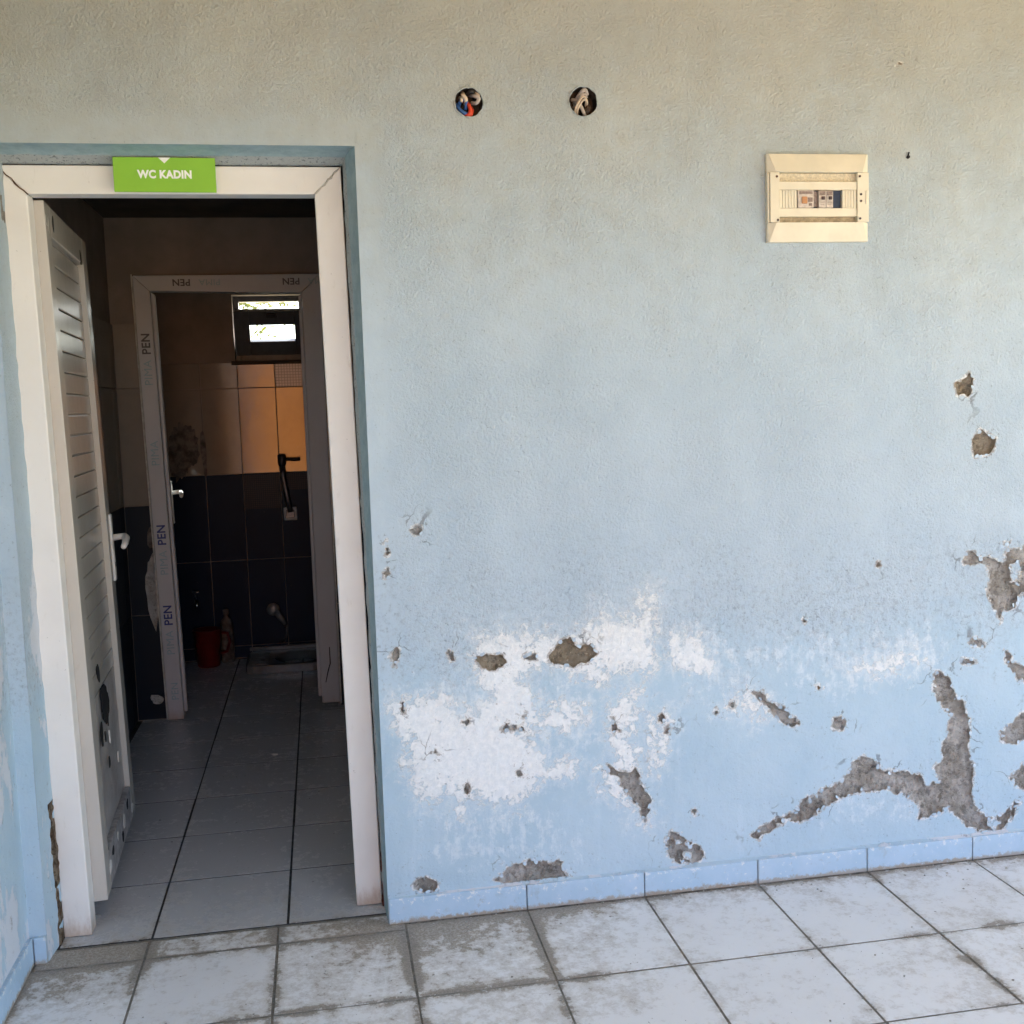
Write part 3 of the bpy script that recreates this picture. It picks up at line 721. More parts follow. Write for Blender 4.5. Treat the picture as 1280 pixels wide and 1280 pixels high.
# skirting
def skirting_run(parent, x_list, y, axis='x'):
    for a, b in zip(x_list[:-1], x_list[1:]):
        g = .0012
        if axis == 'x': bb = (a+g, b-g, y-.012+random.uniform(-.0007, .0007), y+.004, .0006, .072+random.uniform(-.001, .001))
        else: bb = (y-.004, y+.012+random.uniform(-.0007, .0007), a+g, b-g, .0006, .074+random.uniform(-.001, .001))
        o = MB().box(*bb).build('skirting_tile', 'skirt' if axis == 'x' else 'skirt_side', parent, .002)
def skirt_mat(ax_):
    m = NT('painted skirting tile'); n1 = m.noise(12, 6, .7); n2 = m.noise(60, 6, .75); g = m.sep(m.genco())
    x_, y_, z_ = m.sep(m.world())
    c = m.mix(m.step(n1, .35, .65), (.36, .52, .66), (.41, .56, .70))
    c = m.mix(m.math('MULTIPLY', m.step(m.math('ADD', n2, m.math('MULTIPLY', m.step(z_, .05, .072), .07)), .60, .65), .85), c, (.70, .73, .74))
    c = m.mix(m.math('MULTIPLY', m.step(m.noise(33, 7, .8), .60, .64), .55), c, (.30, .36, .40))
    c = m.mix(m.step(m.math('ADD', z_, m.math('MULTIPLY', m.math('SUBTRACT', n2, .5), .05)), .016, .006), c, (.33, .29, .23))
    c = m.mix(m.math('MULTIPLY', m.step(n1, .66, .72), .5), c, (.25, .27, .28))
    c = m.mix(m.math('MULTIPLY', m.rnd(), .25), c, (.46, .57, .66))
    gx_ = m.math('MINIMUM', g[ax_], m.math('SUBTRACT', 1, g[ax_]))
    c = m.mix(m.math('MULTIPLY', m.step(m.math('ADD', gx_, m.math('MULTIPLY', m.math('SUBTRACT', n2, .5), .05)), .012, .002), .5), c, (.36, .42, .46))
    c = m.mix(m.math('MULTIPLY', m.step(m.noise(20, 6, .75), .57, .66), .30), c, (.30, .33, .34))
    return m.done(c, .5, .4, m.bump(n2, .15, .003))
M['skirt'] = skirt_mat(0); M['skirt_side'] = skirt_mat(1)
skirting_run(wall, [0.0]+[JX+k*TX for k in range(1, 14)], 0.0)
bx('skirting_tile', (SIDE_X+.013, OPEN_L-.001, -.012, .004, .0006, .072), 'skirt', wall, .002)
bx('skirting_tile', (-.004-.0, .009, -.0115, .10, .0006, .071), 'skirt', wall, .002) if False else None
# ragged cement bead where the plaster meets the top of the skirting
vs = []; fs = []; N = 420
for i in range(N+1):
    x = .002 + i*(2.28/N); k = float(fbm(np.array(x*30.), np.array(3.3), 4))*2
    t = .0085+.006*k; h = .072+.003+.005*abs(k)
    vs += [(x, .003, .0705), (x, -max(.003, t), .0715), (x, .003, h+.003)]
for i in range(N):
    for s in range(3): fs.append((i*3+s, i*3+(s+1) % 3, (i+1)*3+(s+1) % 3, (i+1)*3+s))
MB().add(vs, fs).build('cement_bead', 'side', wall)

# side wall on the left, coming towards the viewer
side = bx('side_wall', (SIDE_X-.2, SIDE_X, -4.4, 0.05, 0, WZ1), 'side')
tag(side, 'flaking blue and white painted wall at the left edge of the doorway', 'wall')
skirting_run(side, [-.0125-.345*k for k in range(12, -1, -1)], SIDE_X, 'y')

# porch roof over the viewer
pr = MB().box(SIDE_X-.3, 5.2, -3.35, 3.95, CEIL_Z, CEIL_Z+.18).build('porch_roof', 'porch_ceiling'); pr['kind'] = 'structure'

# ------------------------------------------------------------------ entrance door frame
FR = thing('entrance_door_frame', 'white plastic frame of the open outer doorway under the green sign', 'door frame', (-.45, .125, 0))
fo = (-.45, .125, 0)
XL, XR, ZT = -.881, -.0105, 2.074; WJ = .073; FY0, FY1 = .125, .185
def mitre_frame(parent, off, XL, XR, ZT, WJ, y0, y1, mat, reb=.014, zl=(0.001, .001), WR=None, names=('jamb','jamb','head')):
    WR = WR or WJ
    def jamb(x_out, x_in, zb, s, nm):
        w_ = x_in-x_out
        a = MB().hexa([(x_out,y0,zb),(x_in,y0,zb),(x_in,y1,zb),(x_out,y1,zb),(x_out,y0,ZT-.0004),(x_in,y0,ZT-abs(w_)),(x_in,y1,ZT-abs(w_)),(x_out,y1,ZT-.0004)])
        a.hexa([(x_in+s*.0005,y0+.022,zb+.03),(x_in+s*reb,y0+.022,zb+.03),(x_in+s*reb,y1-.012,zb+.03),(x_in+s*.0005,y1-.012,zb+.03),
                (x_in+s*.0005,y0+.022,ZT-abs(w_)),(x_in+s*reb,y0+.022,ZT-abs(w_)-reb),(x_in+s*reb,y1-.012,ZT-abs(w_)-reb),(x_in+s*.0005,y1-.012,ZT-abs(w_))]) if reb else None
        return a.build(nm, mat, parent, .0035, off=off)
    jamb(XL, XL+WJ, zl[0], 1, names[0]); jamb(XR, XR-WR, zl[1], -1, names[1])
    g = .0008
    h = MB().hexa([(XL+WJ+g,y0,ZT-WJ),(XR-WR-g,y0,ZT-WR),(XR-WR-g,y1,ZT-WR),(XL+WJ+g,y1,ZT-WJ),(XL+g,y0,ZT),(XR-g,y0,ZT),(XR-g,y1,ZT),(XL+g,y1,ZT)])
    h.build(names[2], mat, parent, .0035, off=off)
mitre_frame(FR, fo, XL, XR, ZT, WJ, FY0, FY1, 'pvc', 0, (.001, .001))
# dirty glued mitres at both head corners
for (xa, xb, s) in ((XL, XL+WJ, 1), (XR, XR-WJ, -1)):
    pts = []
    for i in range(9):
        t = i/8; pts.append((xa+(xb-xa)*t + random.uniform(-.003,.003), FY0-.0004, ZT-abs(xb-xa)*t + random.uniform(-.004,.004)))
    MB().tube(pts, [.0028*random.uniform(.4,1.2) for _ in pts], 5).build('mitre_seam', 'rust' if s > 0 else 'film', FR, off=fo)

def lean(root, fn):
    for o in root.children:
        o.data.transform(Matrix.Identity(4))
        for v in o.data.vertices:
            wv_ = root.location + v.co; v.co.x += fn(wv_.x, wv_.z)
lean(FR, lambda x, z: -(z/2.07)*(.030-.006*(x-XL)/(XR-XL)))
# green sign stuck on the head of the frame
SG = thing('door_sign', 'lime green door sign with white lettering on the frame head', 'sign', (-.491, .122, 2.006))
so_ = (-.491, .122, 2.006)
pl = MB().box(-.615, -.3595, .0850, .0900, 1.9985, 2.0863).build('sign_plate', 'green', SG, .0012, off=so_)
MB().box(-.59, -.39, .0902, .1243, 2.015, 2.055).build('tape_pad', 'pvc', SG, off=so_)
MB().add([(-.5025,.0843,2.0860),(-.4715,.0843,2.0860),(-.487,.0843,2.0713),(-.5025,.0848,2.0860),(-.4715,.0848,2.0860),(-.487,.0848,2.0713)],
         [(0,2,1),(3,4,5),(0,1,4,3),(1,2,5,4),(2,0,3,5)]).build('arrow_mark', 'sign_white', SG, off=so_)
text('lettering', 'WC KADIN', .0275, 'sign_white', SG, (-.487-so_[0], .0846-so_[1], 2.0425-so_[2]), (1,0,0), (0,0,1), .0012, .0004, xs=.92)
SG.rotation_euler = (math.radians(0), math.radians(.3), 0)

# ------------------------------------------------------------------ open outer door leaf (local: x along leaf, y = thickness away from the seen face)
LEAF_W, LEAF_Z0, LEAF_Z1 = .735, .068, 1.998
LEAF_A = math.radians(93.2)
LF = thing('outer_door', 'scuffed white slatted plastic door standing open into the dark washroom', 'door', (-.797, .19, 0), LEAF_A)
# in local space the seen face looks to -y after rotating +x to +y: the face is at local y=0, body goes to +y
ST = .085
def leaf_members(parent, W, z0, z1, mat, st=ST, th=.038, bottom='gray_rail'):
    MB().box(0, st, 0, th, z0, z1).build('stile', mat, parent, .003)
    MB().box(W-st, W, 0, th, z0, z1).build('stile', mat, parent, .003)
    MB().box(st+.0006, W-st-.0006, .0004, th-.0004, z1-st, z1-.0006).build('rail', mat, parent, .003)
    MB().box(st+.0006, W-st-.0006, .0004, th-.0004, z0+.0006, z0+.11).build('rail', bottom, parent, .003)
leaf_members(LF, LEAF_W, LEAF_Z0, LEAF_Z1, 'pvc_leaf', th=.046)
LF.rotation_euler = (math.radians(-1.15), 0, LEAF_A); LF.location = (-.772, .19, 0)
z = .60; pitch = .0595
while z + pitch < LEAF_Z1-ST:
    MB().box(ST+.001, LEAF_W-ST-.001, .0165+random.uniform(-.0006,.0006), .026, z+.0016, z+pitch-.0016).build('slat', 'pvc_leaf', LF, .003)
    z += pitch
MB().box(ST+.001, LEAF_W-ST-.001, .0165, .026, z+.0016, LEAF_Z1-ST-.001).build('slat', 'pvc_leaf', LF, .003)
MB().box(ST+.001, LEAF_W-ST-.001, .0265, .030, LEAF_Z0+.10, LEAF_Z1-ST+.002).build('backing', 'pvc_leaf', LF)
# lower sheet: dented, scuffed
vs = []; fs = []; nx, nz = 26, 24
for i in range(nx+1):
    for j in range(nz+1):
        x = ST+.001+(LEAF_W-2*ST-.002)*i/nx; zz = LEAF_Z0+.112+(.60-LEAF_Z0-.113)*j/nz
        k = 0 if i in (0,nx) or j in (0,nz) else 1
        vs.append((x, .0175 - k*float(fbm(np.array(x*11.), np.array(zz*9.), 4))*.014, zz))
for i in range(nx):
    for j in range(nz): fs.append((i*(nz+1)+j, (i+1)*(nz+1)+j, (i+1)*(nz+1)+j+1, i*(nz+1)+j+1))
MB().add(vs, fs).build('kick_panel', 'panel', LF, smooth=True)
# black holes knocked through the sheet
def ragged_disc(name, cx_, cz_, rx, rz_, y, mat, parent, n=18, seed=1):
    r = random.Random(seed); vs = [(cx_, y, cz_)]
    for i in range(n):
        a = 2*math.pi*i/n; k = r.uniform(.86, 1.08)*(1+.16*math.sin(2*a+seed)+.1*math.sin(3*a+seed*2)); vs.append((cx_+math.cos(a)*rx*k, y+.0005, cz_+math.sin(a)*rz_*k))
    vs += [(v[0], v[1]+.003, v[2]) for v in vs]
    fs = [(0, i, i % n+1) for i in range(1, n+1)] + [(n+1, n+1+(i % n)+1, n+1+i) for i in range(1, n+1)] + [(i, n+1+i, n+2+(i % n), i % n+1) for i in range(1, n+1)]
    return MB().add(vs, fs).build(name, mat, parent)
ragged_disc('broken_hole', .36, .545, .085, .055, .0115, 'black', LF, 44, 4)
ragged_disc('broken_hole', .29, .655, .025, .03, .0135, 'black', LF, 14, 9)
ragged_disc('broken_hole', .24, .48, .022, .035, .0105, 'black', LF, 14, 12)
for i in range(7): ragged_disc('film_tear', .10+.09*i+random.uniform(-.02,.02), LEAF_Z0+random.uniform(.03,.085), random.uniform(.01,.03), random.uniform(.008,.022), -.0012, 'black' if i % 2 else 'white_chip', LF, 11, 20+i)
for i in range(5): ragged_disc('film_tear', random.uniform(.13,.6), random.uniform(.2,.5), random.uniform(.006,.014), random.uniform(.012,.03), .009, 'white_chip' if i % 2 else 'black', LF, 9, 40+i)
for (xx, zz) in ((.02, 1.95), (.05, 1.94), (.12, 1.955), (.60, 1.93)): ragged_disc('film_tear', xx, zz, .012, .02, -.0012, 'black' if xx > .1 else 'film', LF, 9, int(xx*100))
# handle
hx = LEAF_W-.036
hp = MB().box(hx-.016, hx+.016, -.010, -.0006, .875, 1.10).build('handle_plate', 'pvc', LF, .004)
MB().tube([(hx, -.009, 1.02), (hx, -.034, 1.022), (hx-.004, -.047, 1.022), (hx-.018, -.053, 1.018), (hx-.06, -.054, 1.006), (hx-.105, -.053, .998)], [.011,.0105,.0115,.012,.0105,.0085], 12).build('lever', 'pvc', hp, smooth=True)
MB().lathe([(.0, -.0125), (.007, -.0125), (.008, -.009)], (hx, 0, .93), 14, 'y').build('key_cylinder', 'steel', hp)
# ------------------------------------------------------------------ inside the building
RWALL = .30; PART_Y = 2.30; BACK_Y = 3.50; ICEIL = 2.31
cl = MB().box(-1.25, .6, .2005, 3.8, ICEIL, ICEIL+.12).build('ceiling', 'dark_paint'); cl['kind'] = 'structure'
def tile_rows(parent, plane, fixed, cols, rows, skip=None, sgn=-1, amber=None, th=.008):
    """plane 'x' = wall along x at y=fixed, 'y' = wall along y at x=fixed. rows: (z0, z1, material)"""
    for r, (z0, z1, mt) in enumerate(rows):
        for c_, (a, b) in enumerate(zip(cols[:-1], cols[1:])):
            if skip and skip(a, b, z0, z1): continue
            mm = (amber(c_, r) if amber else None) or mt
            g = .0021; d = random.uniform(-.0004, .0004)
            if plane == 'x': bb = (a+g, b-g, fixed+sgn*th+d, fixed-sgn*.001, z0+g, z1-g)
            else: bb = (fixed-sgn*.001, fixed+sgn*th+d, a+g, b-g, z0+g, z1-g)
            if plane == 'y': bb = (min(bb[0], bb[1]), max(bb[0], bb[1]), *bb[2:])
            else: bb = (bb[0], bb[1], min(bb[2], bb[3]), max(bb[2], bb[3]), bb[4], bb[5])
            MB().box(*bb).build('wall_tile', mm, parent, .001)
ROWS = [(.004, .075, 'navy_tile'), (.075, .576, 'navy_tile'), (.576, 1.074, 'navy_tile'), (1.074, 1.562, 'beige_tile'), (1.562, 1.84, 'beige_tile')]
ROWSF = [(.004, .50, 'navy_matt'), (.50, 1.01, 'navy_matt'), (1.01, 1.548, 'beige_matt'), (1.548, 1.84, 'beige_matt')]
# left wall of the washroom
lw = MB().box(-1.25, -1.03, .2005, 3.8, 0, ICEIL).build('washroom_wall', 'interior_paint')
tag(lw, 'dark washroom wall tiled beige over navy behind the open outer door', 'wall')
tile_rows(lw, 'y', -1.03, [.21+.2487*i for i in range(0, 9)]+[2.297], ROWSF, sgn=1)
rw = MB().box(RWALL, RWALL+.15, .2005, 3.8, 0, ICEIL).build('washroom_wall', 'interior_paint')
tag(rw, 'unlit washroom wall hidden behind the right side of the doorway', 'wall')
tile_rows(rw, 'y', RWALL, [.21+.2487*i for i in range(0, 9)]+[2.297], ROWSF, sgn=-1)
# partition with the inner doorway
pw = MB().box(-1.03, -.882, PART_Y, 2.42, 0, ICEIL).box(-.095, RWALL, PART_Y, 2.42, 0, ICEIL).box(-.882, -.095, PART_Y, 2.42, 2.052, ICEIL).build('partition_wall', 'interior_paint')
tag(pw, 'dim partition wall with navy dado around the inner doorway', 'wall')
hole = lambda a, b, z0, z1: False
tile_rows(pw, 'x', PART_Y, [-1.021, -.892], ROWSF, sgn=-1)
tile_rows(pw, 'x', PART_Y, [-.084, .10, RWALL-.01], ROWSF, sgn=-1)
ragged_disc('broken_tile_patch', -.915, .63, .035, .17, PART_Y-.012, 'pale_plaster', pw, 20, 31)
ragged_disc('broken_tile_patch', -.905, .86, .022, .06, PART_Y-.012, 'stain', pw, 14, 33)
ragged_disc('broken_tile_patch', -.93, .10, .03, .022, PART_Y-.012, 'pale_plaster', pw, 14, 35)
# inner frame
IF = thing('inner_door_frame', 'grey white plastic frame of the inner doorway still in printed film', 'door frame', (-.49, 2.265, 0)); ifo = (-.49, 2.265, 0)
mitre_frame(IF, ifo, -.89, -.087, 2.05, .070, 2.262, 2.33, 'pvc_inner', .016, (.004, .03), WR=.085)
MB().box(-.899, -.891, 2.266, 2.291, .004, 2.056).build('film_strip', 'film', IF, .001, off=ifo)
MB().box(-.086, -.078, 2.268, 2.291, .02, 2.056).build('film_strip', 'film', IF, .001, off=ifo)
ty = 2.2612-ifo[1]
for zc in (1.74, .87, .495):
    faint = zc == 1.74
    text('film_print', 'PEN', .052, 'print_grey' if faint else 'print_navy', IF, (-.853-ifo[0], ty, zc+.005), (0,0,1), (-1,0,0), .0012, .0003)
    text('film_print', 'PIMA', .050, 'print_teal', IF, (-.853-ifo[0], ty, zc-.125), (0,0,1), (-1,0,0), 0, .0003)
text('film_print', 'PIMA', .050, 'print_teal', IF, (-.853-ifo[0], ty, 1.25), (0,0,1), (-1,0,0), 0, .0003)
text('film_print', 'PEN', .046, 'print_teal', IF, (-.850-ifo[0], ty, .14), (0,0,1), (-1,0,0), 0, .0003)
for xc in (-.685, -.215):
    text('film_print', 'PEN', .042, 'print_grey', IF, (xc-ifo[0], ty, 2.018), (-1,0,0), (0,0,-1), .001, .0003)
    text('film_print', 'PIMA', .040, 'print_teal', IF, (xc+.12-ifo[0], ty, 2.018), (-1,0,0), (0,0,-1), 0, .0003)
pts = [(-.125, 2.2608, .30), (-.125, 2.2608, .22), (-.135, 2.2608, .19), (-.15, 2.2608, .13)]
MB().tube(pts, [.002,.003,.003,.002], 5).build('film_tear', 'black', IF, off=ifo)
lean(IF, lambda x, z: .010*min(1, max(0, (-.12-x)/.7))-.036*(z/2.05)*min(1, max(0, (-.12-x)/.7)))
# inner leaf, open into the cubicle
IL = thing('inner_door', 'inner cubicle door swung open behind its frame with a white handle', 'door', (-.800, 2.335, 0), math.radians(97.2)); IL.rotation_euler = (math.radians(-1.2), 0, math.radians(97.2))
leaf_members(IL, .66, .035, 1.965, 'pvc_inner', .08, .036, 'pvc_inner')
MB().box(.081, .579, .014, .024, .15, 1.88).build('door_panel', 'pvc_inner', IL)
hp2 = MB().box(.61, .64, -.010, -.0006, .86, 1.08).build('handle_plate', 'pvc', IL, .004)
MB().tube([(.625, -.009, 1.02), (.625, -.04, 1.022), (.618, -.050, 1.02), (.56, -.053, 1.012), (.52, -.052, 1.006)], [.011,.011,.012,.0105,.0085], 12).build('lever', 'pvc', hp2, smooth=True)

# cubicle walls
bw = thing('cubicle_wall', 'far cubicle wall with painted amber glow on beige tiles over a navy dado', 'wall', (0, 0, 0))
WX_0, WX_1, WZ_0, WZ_1 = -.575, -.14, 1.715, 2.085
MB().box(-1.03, WX_0, BACK_Y, BACK_Y+.16, 0, ICEIL).box(WX_1, RWALL, BACK_Y, BACK_Y+.16, 0, ICEIL).box(WX_0, WX_1, BACK_Y, BACK_Y+.16, 0, WZ_0).box(WX_0, WX_1, BACK_Y, BACK_Y+.16, WZ_1, ICEIL).build('plaster', 'interior_paint', bw)
cols = [-1.02, -.988, -.772, -.566, -.358, -.150, .058, .27]
def amb(c_, r):  # picks the tiles that get the painted amber glow
    if r >= 3 and c_ in (3,): return 'glow_tile'
    if r == 3 and c_ == 4: return 'glow_tile'
    if r == 4 and c_ == 4: return 'mosaic_light'
    if r == 2 and c_ == 3: return 'navy_tile'
R2 = ROWS[:4] + [(1.562, 1.708, 'beige_tile')]
tile_rows(bw, 'x', BACK_Y, cols, R2, sgn=-1, amber=amb)
MB().box(-.562, -.362, BACK_Y-.0125, BACK_Y-.0095, .87, 1.068).build('mosaic_strip', 'mosaic', bw)
MB().box(-.352, -.160, BACK_Y-.0125, BACK_Y-.0095, .97, 1.068).build('mosaic_strip', 'mosaic', bw)
ragged_disc('broken_tile_patch', -.89, 1.22, .075, .17, BACK_Y-.014, 'stain', bw, 60, 51)
ragged_disc('broken_tile_patch', -.775, 1.2, .014, .14, BACK_Y-.012, 'stain', bw, 16, 53)
cwl = MB().box(-1.25, -1.0305, 3.8, 3.9, 0, ICEIL)
# window with its tilted sash
WN = thing('vent_window', 'small high window with its dark sash tilted inwards above tiles painted with amber glow', 'window', (-.36, 3.55, WZ_0)); wo_ = (-.36, 3.55, WZ_0)
wy0, wy1 = BACK_Y+.085, BACK_Y+.145
t = .03
for nm, bb in (('frame_jamb', (WX_0+.002, WX_0+t, wy0, wy1, WZ_0+.002, WZ_1-.002)), ('frame_jamb', (WX_1-t, WX_1-.002, wy0, wy1, WZ_0+.002, WZ_1-.002)),
               ('frame_sill', (WX_0+t+.0005, WX_1-t-.0005, wy0, wy1, WZ_0+.002, WZ_0+.062)), ('frame_head', (WX_0+t+.0005, WX_1-t-.0005, wy0, wy1, WZ_1-t, WZ_1-.002))):
    bx(nm, bb, 'sash', WN, .002, wo_)
MB().box(WX_0-.02, WX_1+.02, BACK_Y-.022, wy0-.001, WZ_0-.022, WZ_0-.001).build('sill_board', 'dark_paint', WN, .003, off=wo_)
sash = bpy.data.objects.new('sash', None); COL.objects.link(sash); sash.parent = WN
sash.location = (0, wy0-.006-3.55, .050)
sash.rotation_euler = (math.radians(24), 0, 0)
sw, sh = (WX_1-WX_0)/2-.010, .262; sx0, sx1 = -(sw), sw
sxm = (WX_0+WX_1)/2+.36; rl = .082
sm = MB().box(sxm-sw, sxm-sw+rl, -.045, 0, 0, sh).box(sxm+sw-rl, sxm+sw, -.045, 0, 0, sh).box(sxm-sw+rl, sxm+sw-rl, -.045, 0, 0, rl).box(sxm-sw+rl, sxm+sw-rl, -.045, 0, sh-rl, sh)
sm.build('sash_frame', 'sash', sash, .003)
MB().box(sxm-sw+rl-.003, sxm+sw-rl+.003, -.026, -.020, rl-.003, sh-rl+.003).build('pane', 'glass', sash)
MB().box(sxm-.03, sxm+.03, -.060, -.0455, sh-.035, sh-.012).build('catch', 'dark_metal', sash, .003)
# flush valve and pipe
FV = thing('flush_valve', 'grey flush pipe with a black lever valve on the cubicle tiles', 'flush valve', (-.33, 3.46, .84)); fv = (-.33, 3.46, .84)
MB().tube([(-.342,3.452,1.13),(-.338,3.452,1.05),(-.322,3.452,.93),(-.308,3.456,.845)], .0165, 14).build('pipe', 'steel', FV, smooth=True, off=fv)
vb = MB().lathe([(.0,.055),(.018,.055),(.024,.048),(.024,0),(.019,-.012)], (-.342,3.452,1.125), 18).build('valve_body', 'dark_metal', FV, smooth=True, off=fv)
MB().tube([(-.330,3.448,1.15),(-.31,3.43,1.150),(-.27,3.42,1.147),(-.238,3.42,1.15)], [.010,.009,.010,.011], 10).build('lever', 'dark_metal', FV, smooth=True, off=fv)
MB().box(-.347,-.272,3.474,3.4905,.795,.872).build('wall_plate', 'pvc_inner', FV, .006, off=fv)
MB().box(-.333,-.286,3.466,3.4735,.81,.857).build('socket', 'steel', FV, .004, off=fv)
# pale hand sprayer on the wall
HS = thing('hand_sprayer', 'pale hand sprayer hooked low on the navy tiles', 'sprayer', (-.42, 3.47, .27)); hs = (-.42,3.47,.27)
MB().lathe([(.0,-.028),(.012,-.030),(.036,-.024),(.038,-.012),(.030,.0),(.02,.019)], (-.435, 3.47, .285), 22, 'y').build('sprayer_head', 'porcelain', HS, smooth=True, off=hs)
MB().tube([(-.420,3.455,.272),(-.395,3.45,.235),(-.370,3.46,.195)], [.02,.019,.014], 12).build('sprayer_grip', 'porcelain', HS, smooth=True, off=hs)
MB().tube([(-.37,3.462,.20),(-.362,3.47,.14),(-.38,3.47,.09),(-.40,3.475,.08)], .007, 8).build('hose', 'steel', HS, smooth=True, off=hs)
# tap and red jug
TP = thing('wall_tap', 'small chrome tap low on the navy cubicle wall', 'tap', (-.86, 3.47, .37)); tp = (-.86,3.47,.37)
MB().tube([(-.865,3.489,.372),(-.862,3.44,.374),(-.856,3.41,.368),(-.853,3.40,.345),(-.853,3.398,.33)], [.012,.011,.010,.009,.009], 12).build('spout', 'chrome', TP, smooth=True, off=tp)
MB().tube([(-.863,3.45,.38),(-.863,3.45,.41)], .006, 8).box(-.884,-.842,3.443,3.457,.41,.42).build('tap_handle', 'chrome', TP, .002, off=tp)
JG = thing('plastic_jug', 'red plastic jug on the dark cubicle floor under the tap', 'jug', (-.80, 3.36, 0)); jg = (-.80,3.36,0)
MB().lathe([(.0,.001),(.058,.001),(.062,.01),(.075,.20),(.079,.205),(.079,.212),(.073,.212),(.060,.014),(.0,.010)], (-.80,3.36,0), 28).build('jug_body', 'red_plastic', JG, smooth=True, off=jg)
MB().tube([(-.727,3.36,.19),(-.69,3.35,.185),(-.678,3.345,.14),(-.695,3.35,.08),(-.732,3.36,.07)], .009, 10).build('jug_handle', 'red_plastic', JG, smooth=True, off=jg)
BT = thing('cleaning_bottle', 'grey cleaning bottle standing behind the red jug', 'bottle', (-.70, 3.44, 0)); bt = (-.70,3.44,0)
MB().lathe([(0,.001),(.036,.001),(.038,.01),(.038,.20),(.030,.24),(.014,.26),(.014,.275),(0,.275)], (-.70,3.44,0), 20).build('bottle_body', 'stain', BT, smooth=True, off=bt)
MB().lathe([(0,.305),(.015,.305),(.017,.30),(.017,.276)], (-.70,3.44,0), 16).build('bottle_cap', 'stain', BT, smooth=True, off=bt)
# squat toilet
TL = thing('squat_toilet', 'white porcelain squat toilet with ribbed footrest on the cubicle floor', 'toilet', (-.36, 3.27, 0)); tl = (-.36,3.27,0)
tx0, tx1, ty0, ty1, th = -.585, -.12, 3.06, 3.485, .045
bm = MB(); NN = 36; ocx, ocy = -.335, 3.26
def ring(fn, z): return [(*fn(2*math.pi*i/NN), z) for i in range(NN)]
def rrect(a, e=6):
    c_, s_ = math.cos(a), math.sin(a); k = (abs(c_)**e+abs(s_)**e)**(-1/e)
    return ((tx0+tx1)/2+(tx1-tx0)/2*c_*k, (ty0+ty1)/2+(ty1-ty0)/2*s_*k)
el = lambda rx, ry: (lambda a: (ocx+.04+rx*math.cos(a), ocy+ry*math.sin(a)))
rings = [ring(rrect, .002), ring(rrect, th-.008), ring(lambda a: tuple(x_ for x_ in (rrect(a)[0]*.985-.0055, rrect(a)[1]*.985+.049)), th), ring(el(.135,.165), th), ring(el(.12,.15), th-.012), ring(el(.10,.12), -.0018)]
vs = [p for r in rings for p in r]; fs = []
for i in range(len(rings)-1):
    for k in range(NN): fs.append((i*NN+k, i*NN+(k+1) % NN, (i+1)*NN+(k+1) % NN, (i+1)*NN+k))
fs.append(tuple((len(rings)-1)*NN+k for k in range(NN)))
MB().add(vs, fs).build('pan', 'porcelain', TL, off=tl)
for i in range(6):
    yy = 3.10+.055*i; MB().tube([(-.565,yy,th+.002),(-.46,yy,th+.002)], .009, 8).build('footrest_rib', 'porcelain', TL, smooth=True, off=tl)
MB().box(tx0+.005, tx1-.005, ty1-.022, ty1-.004, th-.001, th+.022).build('back_rim', 'porcelain', TL, .004, off=tl)
# small things on the floor
rs = random.Random(3)
def chunk(name, x, y, z, r, mat, label, cat, sx=1.6):
    b = MB(); vs = []
    for i in range(5):
        for k in range(8):
            a = 2*math.pi*k/8; e = math.pi*(i+.5)/5; rr = r*rs.uniform(.7, 1.2)
            vs.append((math.cos(a)*math.sin(e)*rr*sx, math.sin(a)*math.sin(e)*rr, r*.6+math.cos(e)*rr*.6))
    fs = [(i*8+k, i*8+(k+1) % 8, (i+1)*8+(k+1) % 8, (i+1)*8+k) for i in range(4) for k in range(8)] + [tuple(range(8)), tuple(range(32, 40))]
    o = b.add(vs, fs).build(name, mat); o.location = (x, y, z); o.rotation_euler = (0, 0, rs.uniform(0, 3)); return tag(o, label, cat)
chunk('paper_scrap', -.372, 1.608, 0, .007, 'white_chip', 'small white scrap on the dark washroom floor tiles', 'scrap', 2.2)
chunk('plaster_crumb', -.815, .235, 0, .008, 'pale_plaster', 'pale plaster crumb on the floor below the outer door', 'crumb', 1.5)
chunk('dry_leaf', -.03, -.14, .0005, .014, 'bounce_earth', 'little olive brown scrap on the tile by the wall corner', 'scrap', 1.6) if False else None

cb = MB(); rc = random.Random(21)
for i in range(170):
    if i < 120: x0 = rc.uniform(.03, 2.2); y0 = -.016-abs(rc.gauss(0, .05))
    else: x0 = rc.uniform(-.9, .1); y0 = rc.uniform(-.5, .1)
    if i % 9 == 0: x0 = rc.uniform(0, 2); y0 = rc.uniform(-.9, -.05)
    r0 = rc.uniform(.0012, .0036); a = rc.uniform(0, 6.28)
    p8 = []
    for zz in (0, 1):
        for k in range(4):
            aa = a+k*math.pi/2; rr = r0*rc.uniform(.6, 1.3)*(1-.45*zz); p8.append((x0+math.cos(aa)*rr*1.4, y0+math.sin(aa)*rr, .0006+zz*r0*rc.uniform(.5, .9)))
    cb.hexa(p8)
cbo = cb.build('plaster_crumbs', 'mortar'); tag(cbo, 'tiny plaster crumbs scattered along the foot of the blue wall', 'crumbs', kind='stuff')
